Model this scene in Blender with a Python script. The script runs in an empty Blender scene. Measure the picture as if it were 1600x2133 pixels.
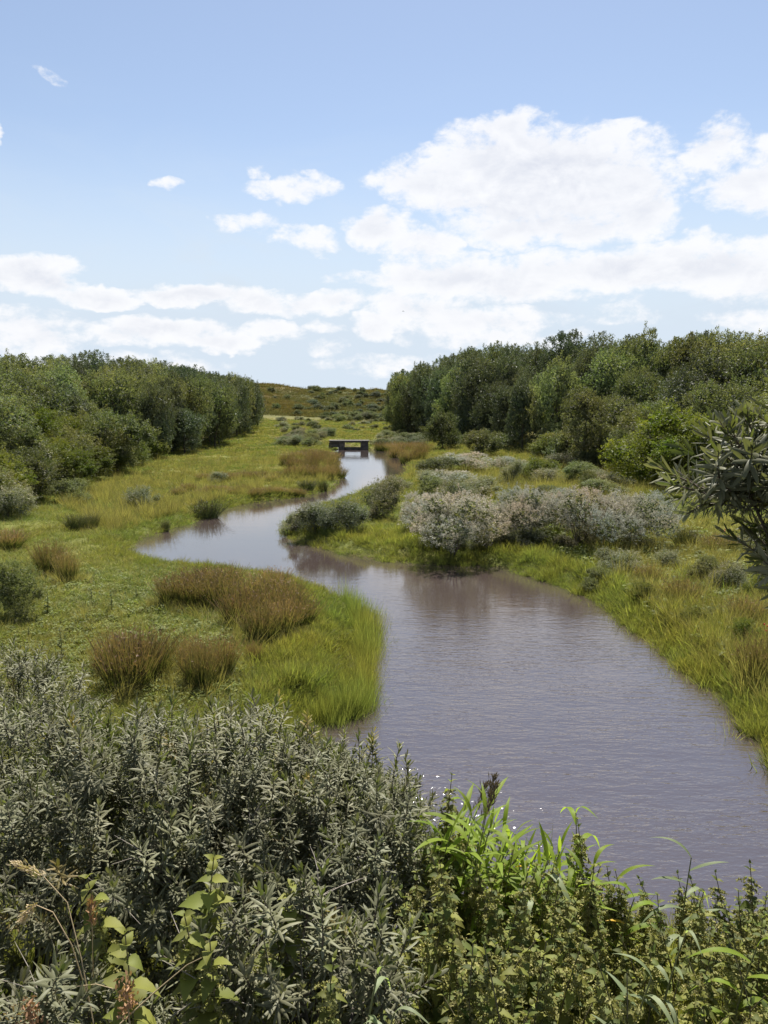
import bpy, math, random
import numpy as np
from mathutils import Vector, Quaternion, Matrix

rnd = random.Random(7)
rg = np.random.default_rng(7)
sc = bpy.context.scene
C = sc.collection

# ------------------------------------------------------------------ camera
EYE = 5.0                       # eye height above the water
PITCH = math.atan(216.5/1600)
cam_d = bpy.data.cameras.new('camera')
cam_d.sensor_fit = 'HORIZONTAL'; cam_d.sensor_width = 36; cam_d.lens = 36
cam_d.clip_start = 0.05; cam_d.clip_end = 6000
cam = bpy.data.objects.new('camera', cam_d); C.objects.link(cam)
cam.location = (0, 0, EYE); cam.rotation_euler = (math.pi/2-PITCH, 0, 0)
sc.camera = cam

# ------------------------------------------------------------------ light
SUN_AZ, SUN_EL = math.radians(9), math.radians(59)
sv = Vector((math.sin(SUN_AZ)*math.cos(SUN_EL), math.cos(SUN_AZ)*math.cos(SUN_EL), math.sin(SUN_EL)))
sun_d = bpy.data.lights.new('sun', 'SUN'); sun_d.energy = 5.0; sun_d.angle = math.radians(0.55)
sun_d.color = (1.0, 0.955, 0.88)
sun = bpy.data.objects.new('sun', sun_d); C.objects.link(sun)
sun.rotation_mode = 'QUATERNION'; sun.rotation_quaternion = sv.to_track_quat('Z', 'Y')
sun.location = (0, 0, 60)
sc.view_settings.view_transform = 'Standard'; sc.view_settings.look = 'None'
sc.view_settings.exposure = 1.15; sc.view_settings.gamma = 1
sc.view_settings.use_curve_mapping = False
SKY_STRENGTH = 0.072

def ray(u, v):
    """photo pixel -> direction with y = 1"""
    a = (u-800)/1600; b = (v-1066.5)/1600
    cp, sp = math.cos(PITCH), math.sin(PITCH)
    dx, dy, dz = a, cp-b*sp, -sp-b*cp
    return dx/dy, dz/dy
def at(u, v, Y):
    dx, dz = ray(u, v)
    return (dx*Y, Y, EYE+dz*Y)

# ------------------------------------------------------------------ sky with clouds
def build_world():
    w = bpy.data.worlds.new('World'); sc.world = w; w.use_nodes = True
    nt = w.node_tree; N = nt.nodes; L = nt.links; N.clear()
    def nd(t, **k):
        n = N.new(t)
        for a, b in k.items(): setattr(n, a, b)
        return n
    def math_(op, a, b=None, c=None, clamp=False):
        n = nd('ShaderNodeMath', operation=op, use_clamp=clamp)
        for i, x in enumerate((a, b, c)):
            if x is None: continue
            if isinstance(x, (int, float)): n.inputs[i].default_value = x
            else: L.new(x, n.inputs[i])
        return n.outputs[0]
    def vmath(op, a, b=None, scale=None):
        n = nd('ShaderNodeVectorMath', operation=op)
        for i, x in enumerate((a, b)):
            if x is None: continue
            if isinstance(x, tuple): n.inputs[i].default_value = x
            else: L.new(x, n.inputs[i])
        if scale is not None: n.inputs['Scale'].default_value = scale
        return n
    def smooth(x, lo, hi, a=0., b=1.):
        n = nd('ShaderNodeMapRange', interpolation_type='SMOOTHSTEP')
        n.inputs[1].default_value = lo; n.inputs[2].default_value = hi
        n.inputs[3].default_value = a; n.inputs[4].default_value = b
        L.new(x, n.inputs[0]); return n.outputs[0]
    tc = nd('ShaderNodeTexCoord')
    sep = nd('ShaderNodeSeparateXYZ'); L.new(tc.outputs['Generated'], sep.inputs[0])
    az = math_('ARCTAN2', sep.outputs[0], sep.outputs[1])
    el = math_('ARCSINE', sep.outputs[2])
    co = nd('ShaderNodeCombineXYZ'); L.new(az, co.inputs[0]); L.new(el, co.inputs[1])
    def noise(vec, scale, detail, rough, stretch=(1, 1.9, 1), off=(0, 0, 0), dist=0.0):
        m = vmath('MULTIPLY', vec, stretch); a = vmath('ADD', m.outputs[0], off)
        n = nd('ShaderNodeTexNoise'); n.inputs['Scale'].default_value = scale
        n.inputs['Detail'].default_value = detail; n.inputs['Roughness'].default_value = rough
        n.inputs['Distortion'].default_value = dist
        L.new(a.outputs[0], n.inputs['Vector']); return n
    warp = noise(co.outputs[0], 9.0, 4, 0.6)
    wv = vmath('SUBTRACT', warp.outputs['Color'], (0.5, 0.5, 0.5))
    ws = vmath('MULTIPLY', wv.outputs[0], (0.11, 0.06, 0))
    p = vmath('ADD', co.outputs[0], ws.outputs[0]).outputs[0]
    blobs = [(1130,370,260,100,1.2),(930,385,150,70,1),(1310,400,140,85,1),(1060,285,75,45,.9),(1250,300,90,50,.8),
             (1150,465,260,45,.9),(1500,300,75,55,.8),(1570,390,100,55,.9),(1640,330,90,60,.8),
             (790,480,70,35,.9),(880,515,90,30,.9),(1000,575,290,48,1.0),(1370,560,300,55,1.1),(1560,570,150,55,.9),
             (860,640,110,45,.8),(980,665,210,40,.8),(785,680,60,28,.9),(1040,705,200,30,.7),
             (60,570,110,38,1.1),(190,612,130,24,1.0),(400,608,130,24,1.0),(530,622,110,28,.9),(660,632,110,28,.8),
             (350,692,170,34,1.0),(460,718,90,22,.9),(60,690,150,50,.8),(560,690,70,30,.7),(670,682,50,16,.6),(680,728,60,26,.6),
             (600,388,105,28,.66),(520,345,28,18,.45),(515,455,80,22,.62),(635,488,75,28,.62),(345,380,45,14,.42),
             (108,163,34,8,.36),(-8,288,24,18,.8),(200,760,300,26,.5),(900,765,260,26,.45),(1560,670,120,30,.5),(1300,655,90,26,.45)]
    field = None
    for (u, v, ru, rv, s) in blobs:
        dx, dz = ray(u, v); A = math.atan2(dx, 1); E = math.atan2(dz, math.hypot(dx, 1))
        k = math.cos(A)**2
        a = vmath('SUBTRACT', p, (A, E, 0)); b = vmath('MULTIPLY', a.outputs[0], (1600/ru/k/1.15, 1600/rv/1.15, 0))
        d = vmath('DOT_PRODUCT', b.outputs[0], b.outputs[0]).outputs['Value']
        f = math_('MULTIPLY_ADD', d, -s, s); f = math_('MAXIMUM', f, 0.0)
        field = f if field is None else math_('MAXIMUM', field, f)
    # elsewhere in the sky: the same kind of broken cumulus
    wide = noise(co.outputs[0], 2.4, 3, 0.5, (1, 2.4, 1), (3.1, 1.7, 0))
    azabs = math_('ABSOLUTE', az)
    out1 = smooth(azabs, 0.62, 0.95); out2 = smooth(el, 0.52, 0.85)
    outm = math_('MAXIMUM', out1, out2)
    wf = math_('MULTIPLY', smooth(wide.outputs['Fac'], 0.5, 0.66), outm)
    field = math_('MAXIMUM', field, math_('MULTIPLY', wf, 0.8))
    n1 = noise(co.outputs[0], 15, 9, 0.60, (1, 1.7, 1), (0.3, 2.1, 0), 0.3)
    n2 = noise(co.outputs[0], 15, 9, 0.60, (1, 1.7, 1), (0.3, 2.1-0.022, 0), 0.3)
    nf = noise(co.outputs[0], 48, 7, 0.65, (1, 1.5, 1), (1.3, .4, 0), 0.2)
    nn = math_('ADD', math_('MULTIPLY_ADD', n1.outputs['Fac'], 1.9, -0.95), math_('MULTIPLY_ADD', nf.outputs['Fac'], 1.3, -0.65))
    dens = math_('ADD', field, nn)
    dens = math_('MULTIPLY', dens, smooth(field, 0.0, 0.25))
    cover = smooth(dens, 0.03, 0.74)
    # thin veils round the clouds
    veil = noise(co.outputs[0], 6, 6, 0.6, (1, 2.6, 1), (5.3, 0, 0), 0.6)
    veilm = math_('MULTIPLY', smooth(veil.outputs['Fac'], 0.45, 0.75), smooth(el, 0.42, 0.05, 0, 1))
    low = smooth(el, 0.34, 0.06, 0.0, 1.0)
    veilf = math_('ADD', math_('MULTIPLY_ADD', veilm, 0.30, 0.07), math_('MULTIPLY', low, 0.97), clamp=True)
    # relief: the upper edges of each puff are lit, the undersides a little grey
    rel = math_('SUBTRACT', n1.outputs['Fac'], n2.outputs['Fac'])
    rel = math_('MULTIPLY_ADD', rel, 3.2, 0.42, clamp=True)
    thick = smooth(field, 0.45, 1.25)
    shade = math_('MULTIPLY', math_('MULTIPLY', thick, 0.75), math_('SUBTRACT', 1.0, rel))
    cm = nd('ShaderNodeMix', data_type='RGBA')
    L.new(shade, cm.inputs['Factor'])
    cm.inputs[6].default_value = (0.45, 0.452, 0.462, 1); cm.inputs[7].default_value = (0.31, 0.325, 0.37, 1)
    sky = nd('ShaderNodeTexSky', sky_type='NISHITA', sun_disc=False)
    sky.sun_elevation = SUN_EL; sky.sun_rotation = SUN_AZ
    sky.air_density = 1.0; sky.dust_density = 0.25; sky.ozone_density = 1.0; sky.altitude = 0
    ss = vmath('SCALE', sky.outputs[0], scale=SKY_STRENGTH)
    ss2 = vmath('MULTIPLY', ss.outputs[0], SKYTINT)
    m1 = nd('ShaderNodeMix', data_type='RGBA'); L.new(veilf, m1.inputs['Factor'])
    L.new(ss2.outputs[0], m1.inputs[6]); m1.inputs[7].default_value = (0.315, 0.36, 0.41, 1)
    m2 = nd('ShaderNodeMix', data_type='RGBA'); L.new(math_('MULTIPLY', cover, 0.93), m2.inputs['Factor'])
    L.new(m1.outputs[2], m2.inputs[6]); L.new(cm.outputs[2], m2.inputs[7])
    bg = nd('ShaderNodeBackground'); L.new(m2.outputs[2], bg.inputs['Color']); bg.inputs['Strength'].default_value = 1.0
    o = nd('ShaderNodeOutputWorld'); L.new(bg.outputs[0], o.inputs[0])
SKYTINT = (1.0, 0.91, 0.86)
build_world()

# ------------------------------------------------------------------ river outline (z = 0)
def w0(u, v, z=0.0):
    dx, dz = ray(u, v); Y = (z-EYE)/dz
    return (dx*Y, Y)
left_px = [(700,1570),(668,1540),(650,1502),(690,1492),(738,1490),(750,1430),(752,1370),(776,1325),(770,1290),(752,1262),(700,1228),
           (620,1203),(520,1188),(450,1180),(380,1177),(320,1162),(286,1140),(320,1122),(400,1098),(440,1082),(480,1062),(560,1047),
           (650,1036),(716,1020),(728,1004),(722,985),(713,960),(707,938)]
right_px = [(766,936),(812,945),(830,962),(834,984),(800,1000),(745,1018),(700,1040),(640,1057),(592,1077),(566,1098),(560,1115),
            (600,1132),(645,1146),(700,1162),(800,1176),(900,1181),(960,1184),(1022,1186),(1100,1210),(1200,1240),(1250,1278),
            (1300,1312),(1350,1345),(1400,1392),(1450,1424),(1515,1466),(1545,1510),(1600,1575),(1700,1690)]
left = [w0(*p) for p in left_px]; right = [w0(*p) for p in right_px]
# beyond the bridge the stream turns behind the grass; near the camera it passes under the bank
poly = [(-1.2, 8.6), (-0.9, 10.6)] + left + [(-6.2, 97), (-7.5, 106), (-5.2, 106), (-3.2, 97)] + right + [(8.0, 9.0), (7.5, 5.0), (-0.2, 5.0)]
poly = np.array(poly)
def densify(P, it=2):
    for _ in range(it):
        Q = np.roll(P, -1, 0); P = np.stack([P*.75+Q*.25, P*.25+Q*.75], 1).reshape(-1, 2)
    return P
polyd = densify(poly, 1)
def sd_river(x, y):
    x = np.asarray(x, float).ravel(); y = np.asarray(y, float).ravel()
    A = polyd; B = np.roll(A, -1, 0)
    best = np.full(x.shape, 1e9); inside = np.zeros(x.shape, bool)
    for (ax, ay), (bx, by) in zip(A, B):
        ex, ey = bx-ax, by-ay
        t = np.clip(((x-ax)*ex+(y-ay)*ey)/(ex*ex+ey*ey+1e-12), 0, 1)
        d = (x-ax-ex*t)**2+(y-ay-ey*t)**2
        best = np.minimum(best, d)
        c = ((ay > y) != (by > y)) & (x < (bx-ax)*(y-ay)/(by-ay+1e-12)+ax)
        inside ^= c
    return np.where(inside, -1, 1)*np.sqrt(best)-np.interp(y, [9, 14, 25, 45, 90], [.15, .3, .55, .8, 1.1])*(y < 93)
def sstep(x, a, b):
    t = np.clip((x-a)/(b-a), 0, 1); return t*t*(3-2*t)
# cheap smooth noise made of sines
_ph = rg.uniform(0, 6.28, (24, 2)); _dr = rg.uniform(0, 6.28, 24)
def wob(x, y, scale, k0=0, n=6):
    s = 0
    for i in range(n):
        a = _dr[(k0+i) % 24]; f = (1+0.37*i)/scale
        s = s+np.sin((x*np.cos(a)+y*np.sin(a))*f*6.28+_ph[(k0+i) % 24, 0])/(1+.5*i)
    return s/2.2
def xL(y): return np.interp(y, [0, 20, 32, 39, 67, 78, 100, 140, 183, 260], [-22, -17, -16, -16.4, -20.9, -20.4, -19.8, -24, -31, -66])
def xR(y): return np.interp(y, [0, 30, 46, 61, 84, 110, 139, 170, 260], [24, 20, 16.5, 15.5, 12.5, 7.0, 1.2, 5, 60])
def terrain(x, y):
    sh = np.shape(x); x = np.asarray(x, float).ravel(); y = np.asarray(y, float).ravel()
    s = sd_river(x, y)
    z = np.where(s < 0, -0.7*sstep(-s, 0, 1.6), 0.30*sstep(s, 0, 0.8)+0.10*sstep(s, .5, 6))
    flat = sstep(s, 0.3, 3)
    z = z+flat*(0.06*wob(x, y, 5)+0.12*wob(x, y, 16, 5))*np.clip(1.2-y/200, .3, 1)
    dl = xL(y)-x; dr = x-xR(y)
    z = z+3.6*(1-np.exp(-np.clip(dl, 0, 60)*0.045))+4.2*(1-np.exp(-np.clip(dr, 0, 60)*0.04))
    z = z+flat*0.9*sstep(y, 95, 190)+flat*sstep(x, 3, 14)*sstep(y, 55, 100)*.9*sstep(140-y, -20, 30)
    # dunes far behind
    def bump(cx, cy, rx, ry, h): return h*np.exp(-(((x-cx)/rx)**2+((y-cy)/ry)**2))
    z = z+bump(-62, 330, 36, 60, 9.6)+bump(-22, 395, 46, 60, 8.4)+bump(8, 350, 34, 50, 5.2)+bump(60, 420, 60, 50, 8)
    z = z+bump(-34, 262, 22, 36, 3.2)+bump(-130, 380, 60, 60, 15)+bump(140, 380, 70, 70, 15)
    z = z+sstep(y, 210, 330)*(0.8*wob(x, y, 34, 3)+0.35*wob(x, y, 13, 9))
    # embankment the camera stands on
    e = np.interp(y, [-30, -8, 0.6, 2.0, 3.2, 7.4, 9], [3.3, 3.3, 3.3, 2.75, 2.1, -0.6, -3])
    e = e+0.05*wob(x, y, 1.7, 7)
    z = np.maximum(z, e)
    return z.reshape(sh)
def gz(x, y): return float(terrain(np.array([x]), np.array([y]))[0])
_Ys = np.geomspace(1.5, 700, 1400)
def ground(u, v):
    dx, dz = ray(u, v)
    z = terrain(dx*_Ys, _Ys); below = np.nonzero(EYE+dz*_Ys <= z)[0]
    i = below[0] if len(below) else len(_Ys)-1
    Y = float(_Ys[i]); return dx*Y, Y, gz(dx*Y, Y)

# ------------------------------------------------------------------ mesh helpers
def make_mesh(name, V, F, mats, attrs=None, midx=None, smooth=False):
    V = np.asarray(V, np.float32); F = np.asarray(F, np.int32)
    me = bpy.data.meshes.new(name)
    me.vertices.add(len(V)); me.vertices.foreach_set('co', V.ravel())
    k = F.shape[1]
    me.loops.add(F.size); me.loops.foreach_set('vertex_index', F.ravel())
    me.polygons.add(len(F)); me.polygons.foreach_set('loop_start', np.arange(0, F.size, k, dtype=np.int32))
    if midx is not None: me.polygons.foreach_set('material_index', np.asarray(midx, np.int32))
    for m in (mats if isinstance(mats, (list, tuple)) else [mats]): me.materials.append(m)
    for a, vals in (attrs or {}).items():
        at_ = me.attributes.new(a, 'FLOAT', 'POINT'); at_.data.foreach_set('value', np.asarray(vals, np.float32))
    me.update(calc_edges=True)
    if smooth: me.polygons.foreach_set('use_smooth', np.ones(len(F), bool))
    return me
def unit(a): return a/(np.linalg.norm(a, axis=-1, keepdims=True)+1e-9)
class MB:
    def __init__(s): s.V = []; s.F = []; s.h = []; s.v = []; s.m = []; s.n = 0
    def add(s, V, F, h, var, m=0):
        s.V.append(V); s.F.append(F+s.n); s.h.append(h); s.v.append(var); s.m.append(np.full(len(F), m)); s.n += len(V)
        return s
    def strips(s, P, D, S, L, W, ts, ws, bend=None, fold=0.0, var=None, m=0, hs=None):
        """leaves or blades: P root, D axis, S side, L length, W width; one strip each"""
        n = len(P); ts = np.array(ts); ws = np.array(ws); T = len(ts)
        L = np.broadcast_to(L, (n,)); W = np.broadcast_to(W, (n,))
        Nn = np.cross(S, D)
        cen = P[:, None]+D[:, None]*(L[:, None]*ts)[..., None]
        if bend is not None: cen = cen+bend[:, None]*(L[:, None]*ts**2)[..., None]
        half = (W[:, None]*ws/2)[..., None]*S[:, None]
        if fold:
            up = Nn[:, None]*(W[:, None]*ws*fold)[..., None]
            V = np.stack([cen-half+up, cen, cen+half+up], 2); c = 3
        else:
            V = np.stack([cen-half, cen+half], 2); c = 2
        idx = np.arange(n*T*c).reshape(n, T, c)
        F = np.stack([idx[:, :-1, :-1], idx[:, :-1, 1:], idx[:, 1:, 1:], idx[:, 1:, :-1]], -1).reshape(-1, 4)
        h = np.broadcast_to(ts[None, :, None], (n, T, c)) if hs is None else hs
        if var is None: var = rg.random(n)
        vv = np.broadcast_to(var[:, None, None], (n, T, c))
        return s.add(V.reshape(-1, 3), F, h.reshape(-1), vv.reshape(-1), m)
    def tube(s, pts, rad, sides=6, m=0, var=0.5):
        pts = np.array(pts, float); T = len(pts); rad = np.broadcast_to(rad, (T,))
        d = unit(np.gradient(pts, axis=0)); ref = np.array([0.3, 0.9, 0.2])
        a = unit(np.cross(d, ref)); b = np.cross(d, a)
        th = np.arange(sides)/sides*2*np.pi
        V = pts[:, None]+rad[:, None, None]*(a[:, None]*np.cos(th)[None, :, None]+b[:, None]*np.sin(th)[None, :, None])
        i = np.arange(T*sides).reshape(T, sides); j = np.roll(i, -1, 1)
        F = np.stack([i[:-1], j[:-1], j[1:], i[1:]], -1).reshape(-1, 4)
        return s.add(V.reshape(-1, 3), F, np.repeat(np.linspace(0, 1, T), sides), np.full(T*sides, var), m)
    def mesh(s, name, mats, smooth=False):
        return make_mesh(name, np.concatenate(s.V), np.concatenate(s.F), mats,
                         {'h': np.concatenate(s.h), 'var': np.concatenate(s.v)}, np.concatenate(s.m), smooth)
def link(name, me, parent=None, loc=(0, 0, 0), rz=0, kind=None):
    o = bpy.data.objects.new(name, me); C.objects.link(o)
    if parent is not None: o.parent = parent
    o.location = loc; o.rotation_euler = (0, 0, rz)
    if kind: o['kind'] = kind
    return o
def thing(name, label, cat, loc=(0, 0, 0), rz=0, group=None, me=None):
    o = bpy.data.objects.new(name, me); C.objects.link(o)
    o.location = loc; o.rotation_euler = (0, 0, rz); o['label'] = label; o['category'] = cat
    if group: o['group'] = group
    return o
def randdir(n, r=rg): return unit(r.normal(size=(n, 3)))
def side_of(D, r=rg):
    return unit(np.cross(D, randdir(len(D), r)))

# ------------------------------------------------------------------ materials
def nodes_of(name):
    m = bpy.data.materials.new(name); m.use_nodes = True
    nt = m.node_tree; nt.nodes.clear(); return m, nt, nt.nodes, nt.links
def mixc(nt, fac, a, b, blend='MIX'):
    n = nt.nodes.new('ShaderNodeMix'); n.data_type = 'RGBA'; n.blend_type = blend
    for s, x in ((n.inputs['Factor'], fac), (n.inputs[6], a), (n.inputs[7], b)):
        if isinstance(x, tuple): s.default_value = (*x, 1) if len(x) == 3 else x
        elif isinstance(x, (int, float)): s.default_value = x
        else: nt.links.new(x, s)
    return n.outputs[2]
def foliage(name, c1, c2, tip=None, tip0=0.5, tip1=1.0, back=None, trans=0.3, tcol=None, rough=0.5, spec=0.35, objvar=0.25, patch=0.0, root=None):
    m, nt, N, L = nodes_of(name)
    av = N.new('ShaderNodeAttribute'); av.attribute_name = 'var'
    ah = N.new('ShaderNodeAttribute'); ah.attribute_name = 'h'
    col = mixc(nt, av.outputs['Fac'], c1, c2)
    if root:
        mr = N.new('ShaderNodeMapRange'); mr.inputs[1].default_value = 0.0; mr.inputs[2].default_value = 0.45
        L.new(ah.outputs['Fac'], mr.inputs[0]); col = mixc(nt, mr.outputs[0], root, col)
    if tip:
        mr = N.new('ShaderNodeMapRange'); mr.inputs[1].default_value = tip0; mr.inputs[2].default_value = tip1
        L.new(ah.outputs['Fac'], mr.inputs[0]); col = mixc(nt, mr.outputs[0], col, tip)
    if back:
        g = N.new('ShaderNodeNewGeometry'); col = mixc(nt, g.outputs['Backfacing'], col, back)
    if patch:
        g2 = N.new('ShaderNodeNewGeometry'); ns = N.new('ShaderNodeTexNoise'); ns.inputs['Scale'].default_value = patch
        ns.inputs['Detail'].default_value = 3; L.new(g2.outputs['Position'], ns.inputs['Vector'])
        mr = N.new('ShaderNodeMapRange'); mr.inputs[1].default_value = 0.35; mr.inputs[2].default_value = 0.65
        L.new(ns.outputs['Fac'], mr.inputs[0])
        warm = mixc(nt, 1.0, col, (1.12, 1.02, 0.88), 'MULTIPLY'); cool = mixc(nt, 1.0, col, (0.78, 0.92, 0.9), 'MULTIPLY')
        col = mixc(nt, mr.outputs[0], cool, warm)
    oi = N.new('ShaderNodeObjectInfo')
    hs = N.new('ShaderNodeHueSaturation'); L.new(col, hs.inputs['Color'])
    mr = N.new('ShaderNodeMapRange'); mr.inputs[3].default_value = 1-objvar; mr.inputs[4].default_value = 1+objvar
    L.new(oi.outputs['Random'], mr.inputs[0]); L.new(mr.outputs[0], hs.inputs['Value'])
    mh = N.new('ShaderNodeMath'); mh.operation = 'MULTIPLY_ADD'; mh.inputs[1].default_value = 7.31; mh.inputs[2].default_value = 0
    L.new(oi.outputs['Random'], mh.inputs[0]); fr = N.new('ShaderNodeMath'); fr.operation = 'FRACT'; L.new(mh.outputs[0], fr.inputs[0])
    mr2 = N.new('ShaderNodeMapRange'); mr2.inputs[3].default_value = 0.5-objvar*.05; mr2.inputs[4].default_value = 0.5+objvar*.03
    L.new(fr.outputs[0], mr2.inputs[0]); L.new(mr2.outputs[0], hs.inputs['Hue'])
    col = hs.outputs[0]
    pb = N.new('ShaderNodeBsdfPrincipled'); L.new(col, pb.inputs['Base Color'])
    pb.inputs['Roughness'].default_value = rough; pb.inputs['Specular IOR Level'].default_value = spec
    out = N.new('ShaderNodeOutputMaterial')
    if trans > 0:
        tr = N.new('ShaderNodeBsdfTranslucent')
        t = mixc(nt, 1.0, col, tcol or (1.35, 1.45, 0.6), 'MULTIPLY'); L.new(t, tr.inputs['Color'])
        mx = N.new('ShaderNodeMixShader'); mx.inputs[0].default_value = trans
        L.new(pb.outputs[0], mx.inputs[1]); L.new(tr.outputs[0], mx.inputs[2]); L.new(mx.outputs[0], out.inputs[0])
    else: L.new(pb.outputs[0], out.inputs[0])
    return m
def plain(name, c1, c2, scale=8, rough=0.85, bump=0.3, metallic=0):
    m, nt, N, L = nodes_of(name)
    tc = N.new('ShaderNodeTexCoord'); ns = N.new('ShaderNodeTexNoise'); ns.inputs['Scale'].default_value = scale; ns.inputs['Detail'].default_value = 8
    L.new(tc.outputs['Object'], ns.inputs['Vector'])
    rp = N.new('ShaderNodeMapRange'); rp.inputs[1].default_value = .35; rp.inputs[2].default_value = .65; L.new(ns.outputs['Fac'], rp.inputs[0])
    col = mixc(nt, rp.outputs[0], c1, c2)
    pb = N.new('ShaderNodeBsdfPrincipled'); L.new(col, pb.inputs['Base Color']); pb.inputs['Roughness'].default_value = rough
    if bump:
        b = N.new('ShaderNodeBump'); b.inputs['Strength'].default_value = bump; b.inputs['Distance'].default_value = 0.02
        L.new(ns.outputs['Fac'], b.inputs['Height']); L.new(b.outputs[0], pb.inputs['Normal'])
    o = N.new('ShaderNodeOutputMaterial'); L.new(pb.outputs[0], o.inputs[0]); return m
M = {}
M['bark'] = plain('bark', (.10, .08, .06), (.045, .038, .03), 14)
M['twig'] = plain('twig', (.12, .09, .06), (.06, .045, .035), 30)
M['concrete'] = plain('concrete', (.11, .10, .085), (.06, .056, .05), 3)
M['dark_concrete'] = plain('dark_concrete', (.115, .10, .08), (.05, .046, .04), 3)
M['tree'] = foliage('tree_leaves', (.032, .046, .022), (.15, .16, .08), back=(.17, .18, .11), trans=.36, objvar=.34, patch=.22, rough=.6, spec=.2)
M['dark_tree'] = foliage('dark_tree_leaves', (.028, .040, .024), (.125, .135, .082), back=(.11, .125, .085), trans=.22, objvar=.3, patch=.2, rough=.6, spec=.2)
M['yellow_tree'] = foliage('yellow_green_leaves', (.05, .07, .012), (.17, .17, .035), trans=.36, objvar=.25, patch=.3, rough=.6, spec=.2)
M['shrub'] = foliage('shrub_leaves', (.04, .056, .022), (.15, .16, .062), back=(.15, .155, .09), trans=.3, objvar=.32, patch=.4, rough=.6, spec=.2)
M['grey_shrub'] = foliage('grey_shrub_leaves', (.055, .07, .035), (.18, .175, .10), back=(.2, .195, .14), trans=.3, objvar=.25, patch=.5, rough=.6, spec=.2)
M['white_shrub'] = foliage('fluffy_seed_heads', (.30, .275, .23), (.54, .50, .45), trans=.25, tcol=(1.1, 1.05, .95), rough=.8, spec=.1, objvar=.12, patch=.5)
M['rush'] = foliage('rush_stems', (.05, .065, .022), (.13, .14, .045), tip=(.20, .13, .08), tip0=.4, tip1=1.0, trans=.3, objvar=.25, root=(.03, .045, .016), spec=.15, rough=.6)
M['dark_rush'] = foliage('dark_rush_stems', (.03, .046, .018), (.07, .082, .03), tip=(.10, .09, .04), tip0=.6, tip1=1, trans=.15, objvar=.2)
M['grass'] = foliage('meadow_grass', (.10, .125, .03), (.175, .20, .055), tip=(.26, .235, .09), tip0=.6, tip1=1.1, trans=.4, objvar=.3, patch=.25, spec=.15, rough=.6, tcol=(1.2, 1.25, .7))
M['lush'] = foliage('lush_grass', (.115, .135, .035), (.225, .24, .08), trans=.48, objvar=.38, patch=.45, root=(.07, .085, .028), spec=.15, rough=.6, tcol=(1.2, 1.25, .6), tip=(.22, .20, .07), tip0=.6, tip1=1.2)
M['dry'] = foliage('dry_grass', (.17, .155, .065), (.28, .235, .11), trans=.42, objvar=.25, root=(.08, .09, .03), spec=.1, rough=.7)
M['herb'] = foliage('herb_leaves', (.08, .105, .03), (.17, .19, .055), trans=.35, objvar=.3, spec=.15, rough=.6)
M['buckthorn'] = foliage('buckthorn_leaves', (.055, .070, .028), (.135, .145, .058), back=(.15, .15, .088), trans=.26, rough=.5, spec=.17, objvar=.3)
M['nettle'] = foliage('nettle_leaves', (.07, .095, .02), (.20, .205, .045), back=(.16, .18, .06), trans=.42, objvar=.35, rough=.6, spec=.2)
M['nettle_stem'] = foliage('nettle_stems', (.09, .075, .04), (.10, .085, .045), trans=0, objvar=.2)
M['catkin'] = foliage('nettle_catkins', (.17, .165, .05), (.27, .25, .09), trans=.2, objvar=.2, rough=.8)
M['reed'] = foliage('reed_leaves', (.17, .24, .03), (.26, .34, .05), back=(.2, .27, .05), trans=.6, tcol=(1.15, 1.2, .5), objvar=.18, rough=.5, spec=.15)
M['pale_reed'] = foliage('pale_reed_leaves', (.16, .20, .10), (.25, .29, .16), trans=.5, objvar=.15, rough=.5, spec=.2)
M['culm'] = foliage('reed_culms', (.12, .13, .05), (.16, .16, .07), trans=0, objvar=.1)
M['panicle'] = foliage('reed_plumes', (.08, .06, .05), (.14, .10, .08), trans=.2, objvar=.15, rough=.8)
M['yellow_leaf'] = foliage('yellow_leaf', (.55, .36, .02), (.6, .3, .03), trans=.4, objvar=.1)
M['straw'] = foliage('straw', (.36, .28, .16), (.46, .36, .22), trans=.2, objvar=.12, rough=.7)
M['rust'] = foliage('rusty_seed_heads', (.22, .12, .06), (.34, .2, .11), trans=.2, objvar=.12, rough=.8)
M['berry'] = plain('red_berry', (.5, .04, .02), (.4, .03, .02), 30, .35, 0)

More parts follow.
